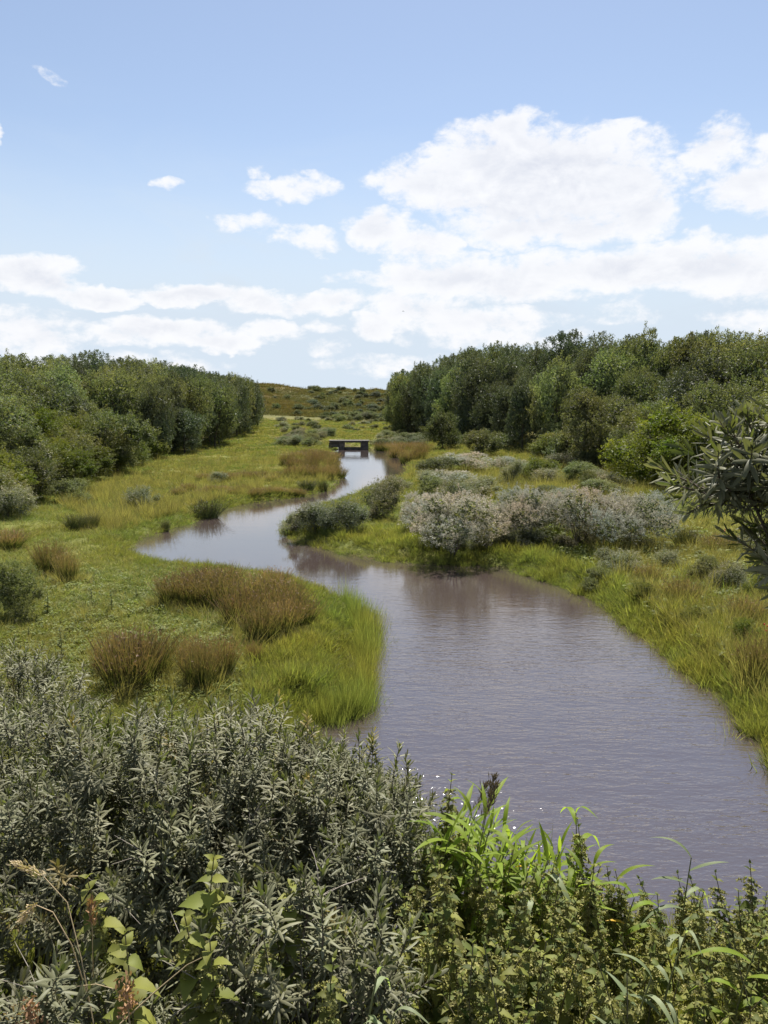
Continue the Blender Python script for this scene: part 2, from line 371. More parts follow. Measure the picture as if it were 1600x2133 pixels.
# ------------------------------------------------------------------ ground
def grid_axis(segs):
    out = []
    for a, b, s0, s1 in segs:
        x = a; 
        while x < b:
            out.append(x); x += s0+(s1-s0)*(x-a)/(b-a)
    out.append(segs[-1][1]); return np.array(out)
def build_ground():
    gx = grid_axis([(-1600, -200, 200, 30), (-200, -45, 14, 1.6), (-45, -14, 1.3, .34), (-14, 14, .22, .22), (14, 45, .34, 1.3), (45, 200, 1.6, 14), (200, 1600, 30, 200)])
    gy = grid_axis([(-60, -2, 12, .6), (-2, 45, .22, .28), (45, 115, .35, .8), (115, 440, 1.5, 4), (440, 2500, 40, 250)])
    X, Y = np.meshgrid(gx, gy); Z = terrain(X, Y)
    S = sd_river(X, Y)
    ny, nx = X.shape; i = np.arange(ny*nx).reshape(ny, nx)
    F = np.stack([i[:-1, :-1], i[:-1, 1:], i[1:, 1:], i[1:, :-1]], -1).reshape(-1, 4)
    wet = 1-sstep(S, -0.05, 0.30)
    x, y = X.ravel(), Y.ravel()
    dune = sstep(y, 205, 240)*(1-sstep(x-0.12*(y-300), -52, -30))+0.0*x
    dune = dune*sstep(y, 215, 250)
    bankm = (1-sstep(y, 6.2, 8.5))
    dry = np.clip(sstep(y, 40, 130)*0.8+.25*wob(x, y, 20, 4), 0, 1)
    m, nt, N, L = nodes_of('ground')
    def at_(n):
        a = N.new('ShaderNodeAttribute'); a.attribute_name = n; return a.outputs['Fac']
    geo = N.new('ShaderNodeNewGeometry')
    def noise(s, d=8, r=.6):
        n = N.new('ShaderNodeTexNoise'); n.inputs['Scale'].default_value = s; n.inputs['Detail'].default_value = d
        n.inputs['Roughness'].default_value = r; L.new(geo.outputs['Position'], n.inputs['Vector']); return n.outputs['Fac']
    def mr(x, a, b):
        n = N.new('ShaderNodeMapRange'); n.inputs[1].default_value = a; n.inputs[2].default_value = b; L.new(x, n.inputs[0]); return n.outputs[0]
    g = mixc(nt, mr(noise(2.3), .35, .65), (.085, .105, .026), (.14, .155, .042))
    g = mixc(nt, mr(noise(.16, 4), .4, .62), g, (.15, .145, .04))
    d = mixc(nt, mr(noise(.9), .35, .65), (.13, .12, .03), (.18, .145, .05))
    g = mixc(nt, at_('dry'), g, d)
    du = mixc(nt, mr(noise(.12, 8), .4, .6), (.085, .08, .032), (.15, .105, .045))
    gr = mixc(nt, mr(noise(.35, 8), .4, .6), (.035, .046, .02), (.115, .115, .045))
    g = mixc(nt, at_('slope'), g, gr)
    g = mixc(nt, at_('dune'), g, du)
    g = mixc(nt, at_('wet'), g, (.055, .038, .022))
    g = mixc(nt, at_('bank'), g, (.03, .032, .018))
    pb = N.new('ShaderNodeBsdfPrincipled'); L.new(g, pb.inputs['Base Color']); pb.inputs['Roughness'].default_value = .95
    pb.inputs['Specular IOR Level'].default_value = .1
    b = N.new('ShaderNodeBump'); b.inputs['Strength'].default_value = .8; b.inputs['Distance'].default_value = .08
    L.new(noise(9, 10, .7), b.inputs['Height']); L.new(b.outputs[0], pb.inputs['Normal'])
    o = N.new('ShaderNodeOutputMaterial'); L.new(pb.outputs[0], o.inputs[0])
    me = make_mesh('ground', np.stack([X, Y, Z], -1).reshape(-1, 3), F, m,
                   {'wet': wet.ravel(), 'dune': dune, 'bank': bankm, 'dry': dry, 'slope': sstep(y, 200, 245)}, smooth=True)
    o = link('ground', me, kind='structure'); o['label'] = 'grassy valley floor, dunes and bank'
build_ground()

def build_water():
    m, nt, N, L = nodes_of('water')
    geo = N.new('ShaderNodeNewGeometry')
    def mapped(sx, sy, rot=0):
        mp = N.new('ShaderNodeMapping'); mp.inputs['Scale'].default_value = (sx, sy, 1); mp.inputs['Rotation'].default_value = (0, 0, rot)
        L.new(geo.outputs['Position'], mp.inputs['Vector']); return mp.outputs[0]
    def noise(vec, d, r, dist=0.0):
        n = N.new('ShaderNodeTexNoise'); n.inputs['Scale'].default_value = 1; n.inputs['Detail'].default_value = d
        n.inputs['Roughness'].default_value = r; n.inputs['Distortion'].default_value = dist; L.new(vec, n.inputs['Vector']); return n.outputs['Fac']
    a = noise(mapped(2.6, 7.6, .12), 3, .55, .4)
    b = noise(mapped(9, 20, -.3), 2, .5, .2)
    c = noise(mapped(.55, 1.6, .25), 2, .5)
    def mth(op, x, y, z=None):
        n = N.new('ShaderNodeMath'); n.operation = op
        for i, q in enumerate((x, y, z)):
            if q is None: continue
            if isinstance(q, (int, float)): n.inputs[i].default_value = q
            else: L.new(q, n.inputs[i])
        return n.outputs[0]
    h = mth('ADD', mth('MULTIPLY', a, 1.0), mth('MULTIPLY', b, .35))
    # gusts: ripples stronger in some patches
    patch = noise(mapped(.18, .45, .4), 3, .5)
    mr = N.new('ShaderNodeMapRange'); mr.inputs[1].default_value = .35; mr.inputs[2].default_value = .65; mr.inputs[3].default_value = .55; mr.inputs[4].default_value = 1.15
    L.new(patch, mr.inputs[0])
    sp = N.new('ShaderNodeSeparateXYZ'); L.new(geo.outputs['Position'], sp.inputs[0])
    sh = N.new('ShaderNodeMapRange'); sh.inputs[1].default_value = 8; sh.inputs[2].default_value = 24; sh.inputs[3].default_value = 1.6; sh.inputs[4].default_value = .12
    L.new(sp.outputs[1], sh.inputs[0]); h = mth('MULTIPLY', h, sh.outputs[0])
    h = mth('MULTIPLY', h, mr.outputs[0]); h = mth('ADD', h, mth('MULTIPLY', mth('MULTIPLY', c, .7), sh.outputs[0]))
    bp = N.new('ShaderNodeBump'); bp.inputs['Strength'].default_value = 1; bp.inputs['Distance'].default_value = .014
    L.new(h, bp.inputs['Height'])
    pb = N.new('ShaderNodeBsdfPrincipled')
    pb.inputs['Base Color'].default_value = (.046, .034, .031, 1)
    pb.inputs['Roughness'].default_value = .05; pb.inputs['IOR'].default_value = 2.45
    L.new(bp.outputs[0], pb.inputs['Normal'])
    o = N.new('ShaderNodeOutputMaterial'); L.new(pb.outputs[0], o.inputs[0])
    V = np.array([(-30, 4.5, 0), (22, 4.5, 0), (22, 112, 0), (-30, 112, 0)]); 
    link('water', make_mesh('water', V, np.array([[0, 1, 2, 3]]), m), kind='structure')
build_water()

# ------------------------------------------------------------------ scatter (only for uncountable growth)
_src = 0
def sources(meshes, tag):
    col = bpy.data.collections.new('src_'+tag)
    for i, me in enumerate(meshes):
        o = bpy.data.objects.new('%s_%02d' % (tag, i), me); col.objects.link(o)
    return col
def scatter(name, pts, rot, scl, idx, col, parent=None, label=None, cat=None):
    me = bpy.data.meshes.new(name); n = len(pts)
    me.vertices.add(n); me.vertices.foreach_set('co', np.asarray(pts, np.float32).ravel())
    a = me.attributes.new('rot', 'FLOAT_VECTOR', 'POINT'); a.data.foreach_set('vector', np.asarray(rot, np.float32).ravel())
    a = me.attributes.new('scl', 'FLOAT_VECTOR', 'POINT'); a.data.foreach_set('vector', np.asarray(scl, np.float32).ravel())
    a = me.attributes.new('idx', 'INT', 'POINT'); a.data.foreach_set('value', np.asarray(idx, np.int32))
    me.update()
    ng = bpy.data.node_groups.new(name, 'GeometryNodeTree')
    ng.interface.new_socket('Geometry', in_out='INPUT', socket_type='NodeSocketGeometry')
    ng.interface.new_socket('Geometry', in_out='OUTPUT', socket_type='NodeSocketGeometry')
    N, L = ng.nodes, ng.links
    gi, go = N.new('NodeGroupInput'), N.new('NodeGroupOutput')
    ip = N.new('GeometryNodeInstanceOnPoints'); ci = N.new('GeometryNodeCollectionInfo')
    ci.inputs['Collection'].default_value = col; ci.inputs['Separate Children'].default_value = True; ci.inputs['Reset Children'].default_value = True
    ip.inputs['Pick Instance'].default_value = True
    def na(n_, t):
        k = N.new('GeometryNodeInputNamedAttribute'); k.data_type = t; k.inputs['Name'].default_value = n_; return k.outputs[0]
    e = N.new('FunctionNodeEulerToRotation'); L.new(na('rot', 'FLOAT_VECTOR'), e.inputs[0])
    L.new(gi.outputs[0], ip.inputs['Points']); L.new(ci.outputs[0], ip.inputs['Instance'])
    L.new(na('idx', 'INT'), ip.inputs['Instance Index']); L.new(e.outputs[0], ip.inputs['Rotation']); L.new(na('scl', 'FLOAT_VECTOR'), ip.inputs['Scale'])
    L.new(ip.outputs[0], go.inputs[0])
    o = link(name, me, parent, kind='stuff')
    md = o.modifiers.new('scatter', 'NODES'); md.node_group = ng
    if label: o['label'] = label
    if cat: o['category'] = cat
    return o

# ------------------------------------------------------------------ grass
def tuft(n, h, spread, w, mat, lean=.5, seed=0, ts=(0, .35, .7, 1), ws=(1, .9, .6, .05)):
    r = np.random.default_rng(seed+100)
    P = np.stack([r.normal(0, spread, n), r.normal(0, spread, n), np.full(n, -0.03)], 1)
    out = P*np.array([1, 1, 0])/(spread+1e-6)*.35
    D = unit(np.stack([out[:, 0]*lean+r.normal(0, .22*lean*2, n), out[:, 1]*lean+r.normal(0, .22*lean*2, n), np.ones(n)], 1))
    Lh = h*r.uniform(.5, 1.1, n)
    bend = np.stack([D[:, 0], D[:, 1], -np.abs(r.normal(0, .25, n))], 1)*r.uniform(.2, 1.1, (n, 1))*lean
    b = MB(); b.strips(P, D, unit(np.cross(D, randdir(n, r))), Lh, w*r.uniform(.6, 1.3, n), ts, ws, bend, var=r.random(n))
    return b.mesh('tuft', mat)
def rosette(n, R, w, mat, seed):
    r = np.random.default_rng(seed+300); th = r.uniform(0, 6.28, n)
    D = unit(np.stack([np.cos(th), np.sin(th), r.uniform(.2, 1.2, n)], 1)); S = unit(np.cross(D, np.array([0, 0, 1.])+r.normal(0, .2, (n, 3))))
    P = np.stack([r.normal(0, .06, n), r.normal(0, .06, n), r.uniform(0, .08, n)], 1)
    b = MB(); b.strips(P, D, S, R*r.uniform(.6, 1.2, n), w*r.uniform(.7, 1.2, n), (0, .25, .6, 1), (.15, .9, 1, .05), np.stack([0*th, 0*th, -r.uniform(.2, .6, n)], 1), var=r.random(n))
    return b.mesh('rosette', mat)
short = sources([tuft(46, .085+.02*i, .13, .008, M['grass'], 1.0, i) for i in range(4)]+[tuft(26, .24, .10, .006, M['dry'], .7, 9)], 'short')
far = sources([tuft(60, .16, .26, .028, M['grass'], .9, 20+i) for i in range(3)]+[tuft(50, .24, .2, .022, M['dry'], .6, 29)], 'far')
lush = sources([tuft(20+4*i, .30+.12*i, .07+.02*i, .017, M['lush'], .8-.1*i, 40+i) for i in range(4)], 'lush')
drytall = sources([tuft(30, .55+.1*i, .08, .008, M['dry'], .45, 60+i) for i in range(3)], 'drytall')
herbs = sources([rosette(14, .10, .04, M['herb'], i) for i in range(4)], 'herb')

def samp(n, y0, y1, wide=.56, pw=1.0):
    """points thinning out with distance"""
    Y = np.exp(rg.uniform(math.log(y0), math.log(y1), n)); X = rg.uniform(-1, 1, n)*(wide*Y+2.0)
    return X, Y
def put(name, X, Y, s, idxn, col, label, cat, hs=(.75, 1.3), tilt=.12, wfun=None):
    Z = terrain(X, Y); n = len(X)
    rot = np.stack([rg.normal(0, tilt, n), rg.normal(0, tilt, n), rg.uniform(0, 6.28, n)], 1)
    sc_ = s*rg.uniform(*hs, n); S3 = np.stack([sc_, sc_, sc_*rg.uniform(.8, 1.2, n)], 1)
    idx = rg.integers(0, idxn, n) if np.isscalar(idxn) else rg.choice(len(idxn), n, p=idxn)
    return scatter(name, np.stack([X, Y, Z], 1), rot, S3, idx, col, None, label, cat)

X, Y = samp(60000, 7.2, 44); s = sd_river(X, Y); n1 = wob(X, Y, 6, 2)
k = (s > .05) & (X < xL(Y)*-99) if False else (s > .05)
k &= rg.random(len(X)) < np.clip(.75+.4*n1, .25, 1)
X, Y, s = X[k], Y[k], s[k]
lf = X < 0.02*Y+.3*(Y < 26)
size = np.interp(Y, [7, 15, 30, 44], [.7, .95, 1.4, 1.9])
pshort = [.24, .24, .22, .22, .08]
put('meadow_grass', X[lf], Y[lf], size[lf], pshort, short, 'short sunlit grass covering the meadow left of the stream', 'grass')
put('bank_grass', X[~lf], Y[~lf], size[~lf], pshort, short, 'yellow green grass covering the right bank', 'grass')
X, Y = samp(46000, 38, 215, .45); s = sd_river(X, Y); k = (s > .1) & (X > xL(Y)-3) & (X < xR(Y)+3) & (rg.random(len(X)) < np.clip(.7+.4*wob(X, Y, 12, 2), .2, 1))
X, Y = X[k], Y[k]
put('far_meadow_grass', X, Y, np.interp(Y, [40, 80, 200], [.8, 1.25, 2.2]), [.26, .26, .26, .22], far, 'rough yellowish grass on the valley floor towards the bridge and dunes', 'grass')
# taller growth along the water's edge
X, Y = samp(260000, 7.6, 95, .56); s = sd_river(X, Y)
edge = np.interp(Y, [8, 14, 25, 60, 95], [.9, 1.0, 1.1, .8, .7])
dens = np.interp(Y, [8, 20, 40, 95], [1, 1, .9, .6])
k = (s > -.22) & (s < edge*(1+.5*wob(X, Y, 3, 8))) & (rg.random(len(X)) < dens*.62*np.clip(.8+.7*wob(X, Y, 1.5, 3), .12, 1))
X, Y, s = X[k], Y[k], s[k]
sz = np.interp(Y, [8, 20, 50, 95], [.5, .5, .42, .5])*np.where(X > 1.5, .9, .68)*np.clip(1.0+.35*wob(X, Y, 1.6, 6), .5, 1.5)
lf = X < 0.02*Y+.3*(Y < 26)
put('waterside_grass', X[lf], Y[lf], sz[lf], 4, lush, 'bright green tall grass fringing the left edge of the stream', 'grass')
put('waterside_grass', X[~lf], Y[~lf], sz[~lf], 4, lush, 'bright green tall grass fringing the right edge of the stream', 'grass')
# lush patches away from the edge
def patch_px(px, n, pad=0):
    """ground points inside a photo polygon"""
    P = np.array(px, float); lo, hi = P.min(0), P.max(0); out = []
    U = rg.uniform(lo[0], hi[0], n*4); Vv = rg.uniform(lo[1], hi[1], n*4)
    inside = np.zeros(len(U), bool); Q = np.roll(P, -1, 0)
    for (ax, ay), (bx, by) in zip(P, Q):
        inside ^= ((ay > Vv) != (by > Vv)) & (U < (bx-ax)*(Vv-ay)/(by-ay+1e-12)+ax)
    U, Vv = U[inside][:n], Vv[inside][:n]
    dx = np.array([ray(u, v) for u, v in zip(U, Vv)])
    Yy = (0.35-EYE)/dx[:, 1]
    for _ in range(3):
        z = terrain(dx[:, 0]*Yy, Yy); Yy = (z-EYE)/dx[:, 1]
    X = dx[:, 0]*Yy; s = sd_river(X, Yy)
    return X, Yy, s
for nm, lab, px, n, col, k_, sz in [
    ('promontory_grass', 'long bright grass on the rounded point left of the stream', [(640,1210),(760,1270),(775,1330),(740,1480),(560,1520),(500,1440),(520,1350),(640,1330)], 2200, lush, 4, .37),
    ('island_grass', 'bright green grass in front of the white fluffy bush', [(600,1095),(900,1110),(930,1175),(700,1158),(570,1118)], 900, lush, 4, .45),
    ('slope_grass', 'bright green grass sloping to the water below the pale shrubs', [(1040,1130),(1250,1120),(1330,1200),(1320,1300),(1180,1220),(1030,1180)], 1500, lush, 4, .5),
    ('bank_tall_grass', 'tall yellow green grass on the right bank near the frame edge', [(1230,1180),(1600,1200),(1640,1560),(1540,1470),(1400,1370),(1260,1260)], 1900, lush, 4, .55),
    ('dry_grass', 'dry straw coloured grass among the green on the right bank', [(1180,1080),(1600,1090),(1620,1500),(1440,1380),(1250,1180)], 1300, drytall, 3, .75),
    ('dry_meadow_grass', 'dry pale stalks scattered over the left meadow', [(0,1090),(260,1060),(420,1200),(640,1440),(300,1500),(0,1340)], 500, drytall, 3, .45),
    ('rough_grass', 'rough brownish grass below the left wood', [(120,1050),(330,960),(700,930),(715,1000),(420,1060),(230,1110)], 1600, drytall, 3, .95),
    ('valley_dry_grass', 'rough brownish grass in the valley beside the right wood', [(780,900),(1180,960),(1380,1020),(1200,1090),(860,1000)], 1600, drytall, 3, 1.0)]:
    X, Y, s = patch_px(px, n); q = (s > .1)
    put(nm, X[q], Y[q], sz*np.clip(1+.4*wob(X[q], Y[q], 1.2, 5), .4, 1.5), k_, col, lab, 'grass', hs=(.45, 1.45), tilt=.2)
X, Y, s = patch_px([(60,1190),(360,1180),(470,1300),(560,1470),(300,1480),(0,1350)], 1500); q = s > .2
put('meadow_herbs', X[q], Y[q], np.full(q.sum(), .75), 4, herbs, 'low broad leaved herbs dotted over the near left meadow', 'herbs')
X, Y, s = patch_px([(1000,1060),(1380,1040),(1560,1180),(1560,1400),(1250,1200)], 1100); q = s > .2
put('bank_herbs', X[q], Y[q], np.full(q.sum(), 1.7), 4, herbs, 'low leafy herbs between the grasses of the right bank', 'herbs')
# thin stalks standing in the shallow water
X, Y, s = patch_px([(700,1230),(800,1310),(770,1500),(690,1530),(650,1500),(745,1480),(750,1330)], 2000); q = (s < .15) & (s > -1.25) & (rg.random(len(X)) < np.clip(1+s*.75, .08, 1))
put('shallow_water_grass', X[q], np.asarray(Y[q]), np.full(q.sum(), .75), 4, sources([tuft(9, .6+.1*i, .09, .007, M['lush'], .3, 70+i) for i in range(4)], 'sparse'), 'sparse green stalks standing in the shallows off the grassy point', 'grass')
X, Y = samp(40000, 7.6, 70, .56); s = sd_river(X, Y); q = (s > -.75) & (s < .05) & (rg.random(len(X)) < np.clip(wob(X, Y, 2.6, 11)*1.2+.05, 0, .9)*(1+s))
put('water_plants', X[q], Y[q], np.full(q.sum(), .62), 4, sources([tuft(7, .55+.12*i, .10, .010, M['lush'], .45, 75+i) for i in range(4)], 'emergent'), 'loose stalks growing out of the shallow water along both banks', 'water plants')
# undergrowth on the bank below the camera
n = 2600; X = rg.uniform(-5, 5, n); Y = rg.uniform(1.0, 7.2, n)
put('bank_undergrowth', X, Y, np.full(n, .5), 4, lush, 'dark grass growing under the shrubs on the near bank', 'grass', tilt=.3)

tallg = sources([tuft(12+2*i, .95+.1*i, .05, .014, M['lush'], .35, 80+i) for i in range(4)], 'tallbank')
n = 150; Y = rg.uniform(3.5, 4.6, n); X = rg.uniform(.10, .52, n)*Y
zt = EYE-np.interp(X/Y, [.1, .2, .3, .5], [.60, .61, .68, .70])*Y+rg.uniform(-.35, -.02, n); H_ = zt-terrain(X, Y); q = H_ > .3
o_ = put('tall_bank_grass', X[q], Y[q], H_[q]/1.0, 4, tallg, 'tall bright grass blades behind the nettles at the water edge', 'grass', hs=(.8, 1.05), tilt=.1)
M['marram'] = foliage('marram', (.095, .095, .042), (.175, .145, .07), tip=(.19, .15, .08), tip0=.6, tip1=1.1, trans=.2, objvar=.35, patch=.05, spec=.05, rough=.8)
duneg = sources([tuft(40, .22, .24, .03, M['marram'], .8, 90+i) for i in range(3)], 'marram')
n = 16000; Y = rg.uniform(228, 430, n); X = rg.uniform(-.24, .12, n)*Y
put('dune_grass', X, Y, rg.uniform(2.0, 4.2, n), 3, duneg, 'brownish marram grass covering the far dunes', 'grass')
# ------------------------------------------------------------------ trees and shrubs of the middle distance
def crown_mesh(name, seed, mat, n_leaf, lobes=12, wid=.42, leaf=.016, z0=.08, flat=1.0, inner=.18, asp=.55, clump=.06, spiky=.0, mat2=None, f2=0.0, up2=.2, fill=((.62, .26), (.36, .30))):
    """unit-high crown: lobes > clumps > single leaves"""
    r = np.random.default_rng(seed)
    C0 = []; R0 = []
    for i in range(lobes):
        t = (i+.5)/lobes; z = z0+.12+(.86-z0-.12)*r.uniform(0, 1)**.8
        rr = wid*(1-.75*max(0, (z-.5)/.5))*r.uniform(.3, .95); th = i*2.4+r.uniform(-.5, .5)
        C0.append((rr*math.cos(th), rr*math.sin(th), z)); R0.append(r.uniform(.10, .22)*(wid/.42)**.5)
    for fz, fr_ in fill: C0.append((0, 0, fz)); R0.append(fr_)
    C0 = np.array(C0); R0 = np.array(R0)
    nc = int(60*lobes/12)*14
    li = r.choice(len(C0), nc, p=R0**2/np.sum(R0**2))
    d = unit(r.normal(size=(nc, 3))+np.array([0, 0, .25]))
    cp = C0[li]+d*R0[li][:, None]*np.array([1, 1, flat])*r.uniform(.82, 1.08, (nc, 1))
    # drop clumps buried in other lobes
    dd = np.linalg.norm(cp[:, None]-C0[None], axis=2)/R0[None]; dd[np.arange(nc), li] = 9
    keep = (dd.min(1) > .86) & (cp[:, 2] > z0*.5)
    cp, d = cp[keep], d[keep]; nc = len(cp)
    crad = clump*r.uniform(.5, 1.25, nc)
    ci = r.choice(nc, n_leaf, p=crad**2/np.sum(crad**2))
    ld = unit(r.normal(size=(n_leaf, 3))+d[ci]*.9+np.array([0, 0, .35]))
    sd_ = unit(d*.9+r.normal(size=(nc, 3))*.45+np.array([0, 0, .55])); sl = crad*r.uniform(.6, 2.4, nc)*(1+spiky)
    tt = r.random(n_leaf)
    P = cp[ci]+sd_[ci]*(sl[ci]*(tt-.35))[:, None]+ld*(crad[ci]*r.uniform(.2, .8, n_leaf)*(1.05-.7*tt))[:, None]
    P[:, 2] = np.maximum(P[:, 2], .005)
    D = unit(ld*.8+r.normal(size=(n_leaf, 3))*.6+np.array([0, 0, .25])); S = unit(np.cross(D, unit(ld+r.normal(size=(n_leaf, 3))*.7)))
    var = np.clip(r.random(nc)[ci]*.45+tt*.3+r.random(n_leaf)*.3, 0, 1)
    b = MB(); mi = np.zeros(n_leaf, bool)
    if mat2 is not None: mi = (ld[:, 2]+.4*r.normal(size=n_leaf) > up2) & (r.random(n_leaf) < f2)
    T, Wd = (0, .45, 1), (.25, 1, .06)
    for q, mm in ((~mi, 0), (mi, 1)):
        if q.sum(): b.strips(P[q], D[q], S[q], leaf*r.uniform(.7, 1.4, q.sum()), leaf*asp*r.uniform(.7, 1.3, q.sum()), T, Wd, unit(r.normal(size=(q.sum(), 3)))*.2, var=var[q], m=mm)
    # inner foliage closes the crown
    ni = int(n_leaf*inner); li = r.integers(0, len(C0), ni)
    P = C0[li]+randdir(ni, r)*(R0[li]*r.uniform(.3, .85, ni))[:, None]; P[:, 2] = np.maximum(P[:, 2], .01)
    D = randdir(ni, r)
    b.strips(P, D, side_of(D, r), leaf*2.2, leaf*1.5, T, Wd, var=r.random(ni)*.4, m=0)
    return b.mesh(name, [mat]+([mat2] if mat2 else []))
def trunk_mesh(name, seed, stems=3, r0=.02, top=.75, spread=.22, mat=None):
    r = np.random.default_rng(seed); b = MB()
    for i in range(stems):
        th = r.uniform(0, 6.28)+i*6.28/stems; s = spread*r.uniform(.4, 1) if stems > 1 else .04
        base = np.array([math.cos(th)*.03*(stems > 1), math.sin(th)*.03*(stems > 1), -.03])
        pts = [base+np.array([math.cos(th)*s*t**1.3+r.normal(0, .01), math.sin(th)*s*t**1.3+r.normal(0, .01), top*t]) for t in np.linspace(0, 1, 6)]
        b.tube(pts, r0*np.linspace(1, .3, 6)/(1+.25*(stems-1)))
        for k in range(4):
            t = r.uniform(.3, .9); p0 = np.array(pts[int(t*5)]); a = r.uniform(0, 6.28); l = r.uniform(.12, .25)
            b.tube([p0, p0+np.array([math.cos(a)*l*.5, math.sin(a)*l*.5, l*.5]), p0+np.array([math.cos(a)*l, math.sin(a)*l, l*.8])], r0*np.array([.35, .22, .1])/(1+.2*stems), 4)
    return b.mesh(name, mat or M['bark'])
TR = {}
def kinds(key, cat, name, crowns, trunks): TR[key] = (name, cat, crowns, trunks)
kinds('tree', 'tree', 'broadleaf_tree', [crown_mesh('crown', 11+i, M['tree'], 15000, 13, .40+.03*i, .017, z0=.06) for i in range(4)], [trunk_mesh('trunk', i, 1+i % 2) for i in range(2)])
kinds('dark', 'tree', 'dark_tree', [crown_mesh('crown', 31+i, M['dark_tree'], 14000, 14, .36+.03*i, .0175, z0=.04) for i in range(3)], [trunk_mesh('trunk', 5, 1)])
kinds('bush', 'bush', 'leafy_bush', [crown_mesh('crown', 51+i, M['shrub'], 18000, 11, .55, .020, z0=.0, clump=.085) for i in range(3)], [trunk_mesh('stems', 7, 4)])
kinds('yellow', 'bush', 'yellow_green_bush', [crown_mesh('crown', 71+i, M['yellow_tree'], 20000, 12, .55, .017, z0=.0, clump=.075) for i in range(2)], [trunk_mesh('stems', 8, 3)])
kinds('grey', 'shrub', 'grey_shrub', [crown_mesh('crown', 91+i, M['grey_shrub'], 15000, 12, .75, .026, z0=-.05, clump=.11, asp=.42, spiky=.3, mat2=M['white_shrub'], f2=.30, up2=.2) for i in range(4)], [trunk_mesh('stems', 9, 5, .012)])
kinds('white', 'shrub', 'white_shrub', [crown_mesh('crown', 111+i, M['grey_shrub'], 22000, 16, .85, .021, z0=.30, flat=.75, clump=.07, asp=.5, spiky=.4, inner=.1, mat2=M['white_shrub'], f2=.97, up2=-.35, fill=((.6, .2),)) for i in range(3)], [trunk_mesh('stems', 10, 5, .022, top=.7, spread=.4)])
cnt = {}
def plant(key, x, y, H, Wd, label, group=None, name=None, z=None):
    nm, cat, cr, tk = TR[key]; c = cnt[key] = cnt.get(key, -1)+1
    z = gz(x, y) if z is None else z
    o = thing(name or nm, label, cat, (x, y, z-.05), rnd.uniform(0, 6.28), group)
    # Wd: full width in metres of a crown that is about .95 wide at unit scale
    base = {'tree': .95, 'dark': .85, 'bush': 1.15, 'yellow': 1.15, 'grey': 1.4, 'white': 1.35}[key]
    for part, me in (('trunk' if cat == 'tree' else 'stem', tk[c % len(tk)]), ('crown', cr[c % len(cr)])):
        q = link(part, me, o); q.scale = (Wd/base, Wd/base, H)
    return o
def plant_px(key, u, v, hpx, wpx, label, group=None, name=None):
    x, y, z = ground(u, v)
    return plant(key, x, y, hpx*y/1600, wpx*y/1600, label, group, name, z)

skyL = lambda u: np.interp(u, [-200, 0, 40, 120, 200, 330, 400, 450, 500, 530, 552, 575, 600], [735, 745, 732, 752, 742, 754, 772, 782, 782, 792, 820, 865, 880])
skyR = lambda u: np.interp(u, [790, 803, 815, 900, 950, 1050, 1120, 1200, 1280, 1310, 1330, 1350, 1400, 1500, 1600, 1800], [800, 776, 764, 760, 742, 722, 710, 704, 708, 696, 684, 694, 702, 699, 703, 700])
def where_words(side, u, inn):
    if side == 'left':
        a = 'by the photo edge' if u < 70 else 'behind the yellow bush' if u < 160 else 'near the middle' if u < 300 else 'at its dark part' if u < 430 else 'at the far end'
    else:
        a = 'at the far end' if u < 900 else 'near the stream bend' if u < 1020 else 'by the dark gap' if u < 1160 else 'left of the round bush' if u < 1290 else 'behind the round bush' if u < 1400 else 'behind the silvery branches'
    return a
def ww_(w): return ' '+w
def wood(side):
    placed = []
    tries = 0
    ymin, ymax = (31, 190) if side == 'left' else (40, 175)
    while tries < 9000:
        tries += 1
        y = math.exp(rnd.uniform(math.log(ymin), math.log(ymax)))
        inn = rnd.uniform(.3, 20 if y < 80 else 16)
        x = float(xL(y))-inn if side == 'left' else float(xR(y))+inn
        u = 800+1600*x/y*(math.cos(PITCH))
        if u < -60 or u > 1680: continue
        tall = (y > 70) if side == 'left' else (y > 74)
        gap = (1.9+min(inn, 8)*.17+y*.012)*.88
        if any((x-a)**2+(y-b)**2 < ((gap+g)/2)**2 for a, b, g in placed): continue
        g0 = gz(x, y)
        hn = (1.7+.62*inn if not tall else (6.6 if y < 90 else 9.5)+.25*inn)*rnd.uniform(.85, 1.15)
        # crest of the wood as it stands against the sky
        sk = (skyL if side == 'left' else skyR)(u)+rnd.uniform(-4, 16)
        zlim = at(u, float(sk), y)[2]-g0
        H = min(hn, zlim)
        if inn > 9: H = max(H, min(zlim, 11.5))
        if H < 1.1: continue
        placed.append((x, y, gap))
        Wd = min(max(gap*1.7, H*.62), 7.5)*rnd.uniform(.9, 1.15)
        ww = where_words(side, u, inn)
        row = 'front edge' if inn < 4.5 else 'middle rows' if inn < 10 else 'crest'
        if H > 4.2 or tall:
            shp = 'broad' if Wd > H*.78 else 'narrow'
            key = 'dark' if (y > 75 and rnd.random() < .6) or rnd.random() < .15 else 'tree'
            if key == 'dark': lab = '%s dark green tree, %s, %s wood' % (shp, row, side)+ww_(ww)
            else: lab = '%s grey green tree, %s, %s wood' % (shp, row, side)+ww_(ww)
            plant(key, x, y, H, Wd, lab, 'trees of the %s wood' % side)
        else:
            key = 'yellow' if rnd.random() < (.3 if side == 'left' else .2) else 'bush'
            lab = ('yellowish bush' if key == 'yellow' else 'low green bush')+' edging the %s wood, %s' % (side, ww)
            plant(key, x, y, H, max(Wd, H*1.1), lab, 'bushes along the %s wood' % side)
    return placed
a = wood('left'); b = wood('right')
print('trees', len(a), len(b))
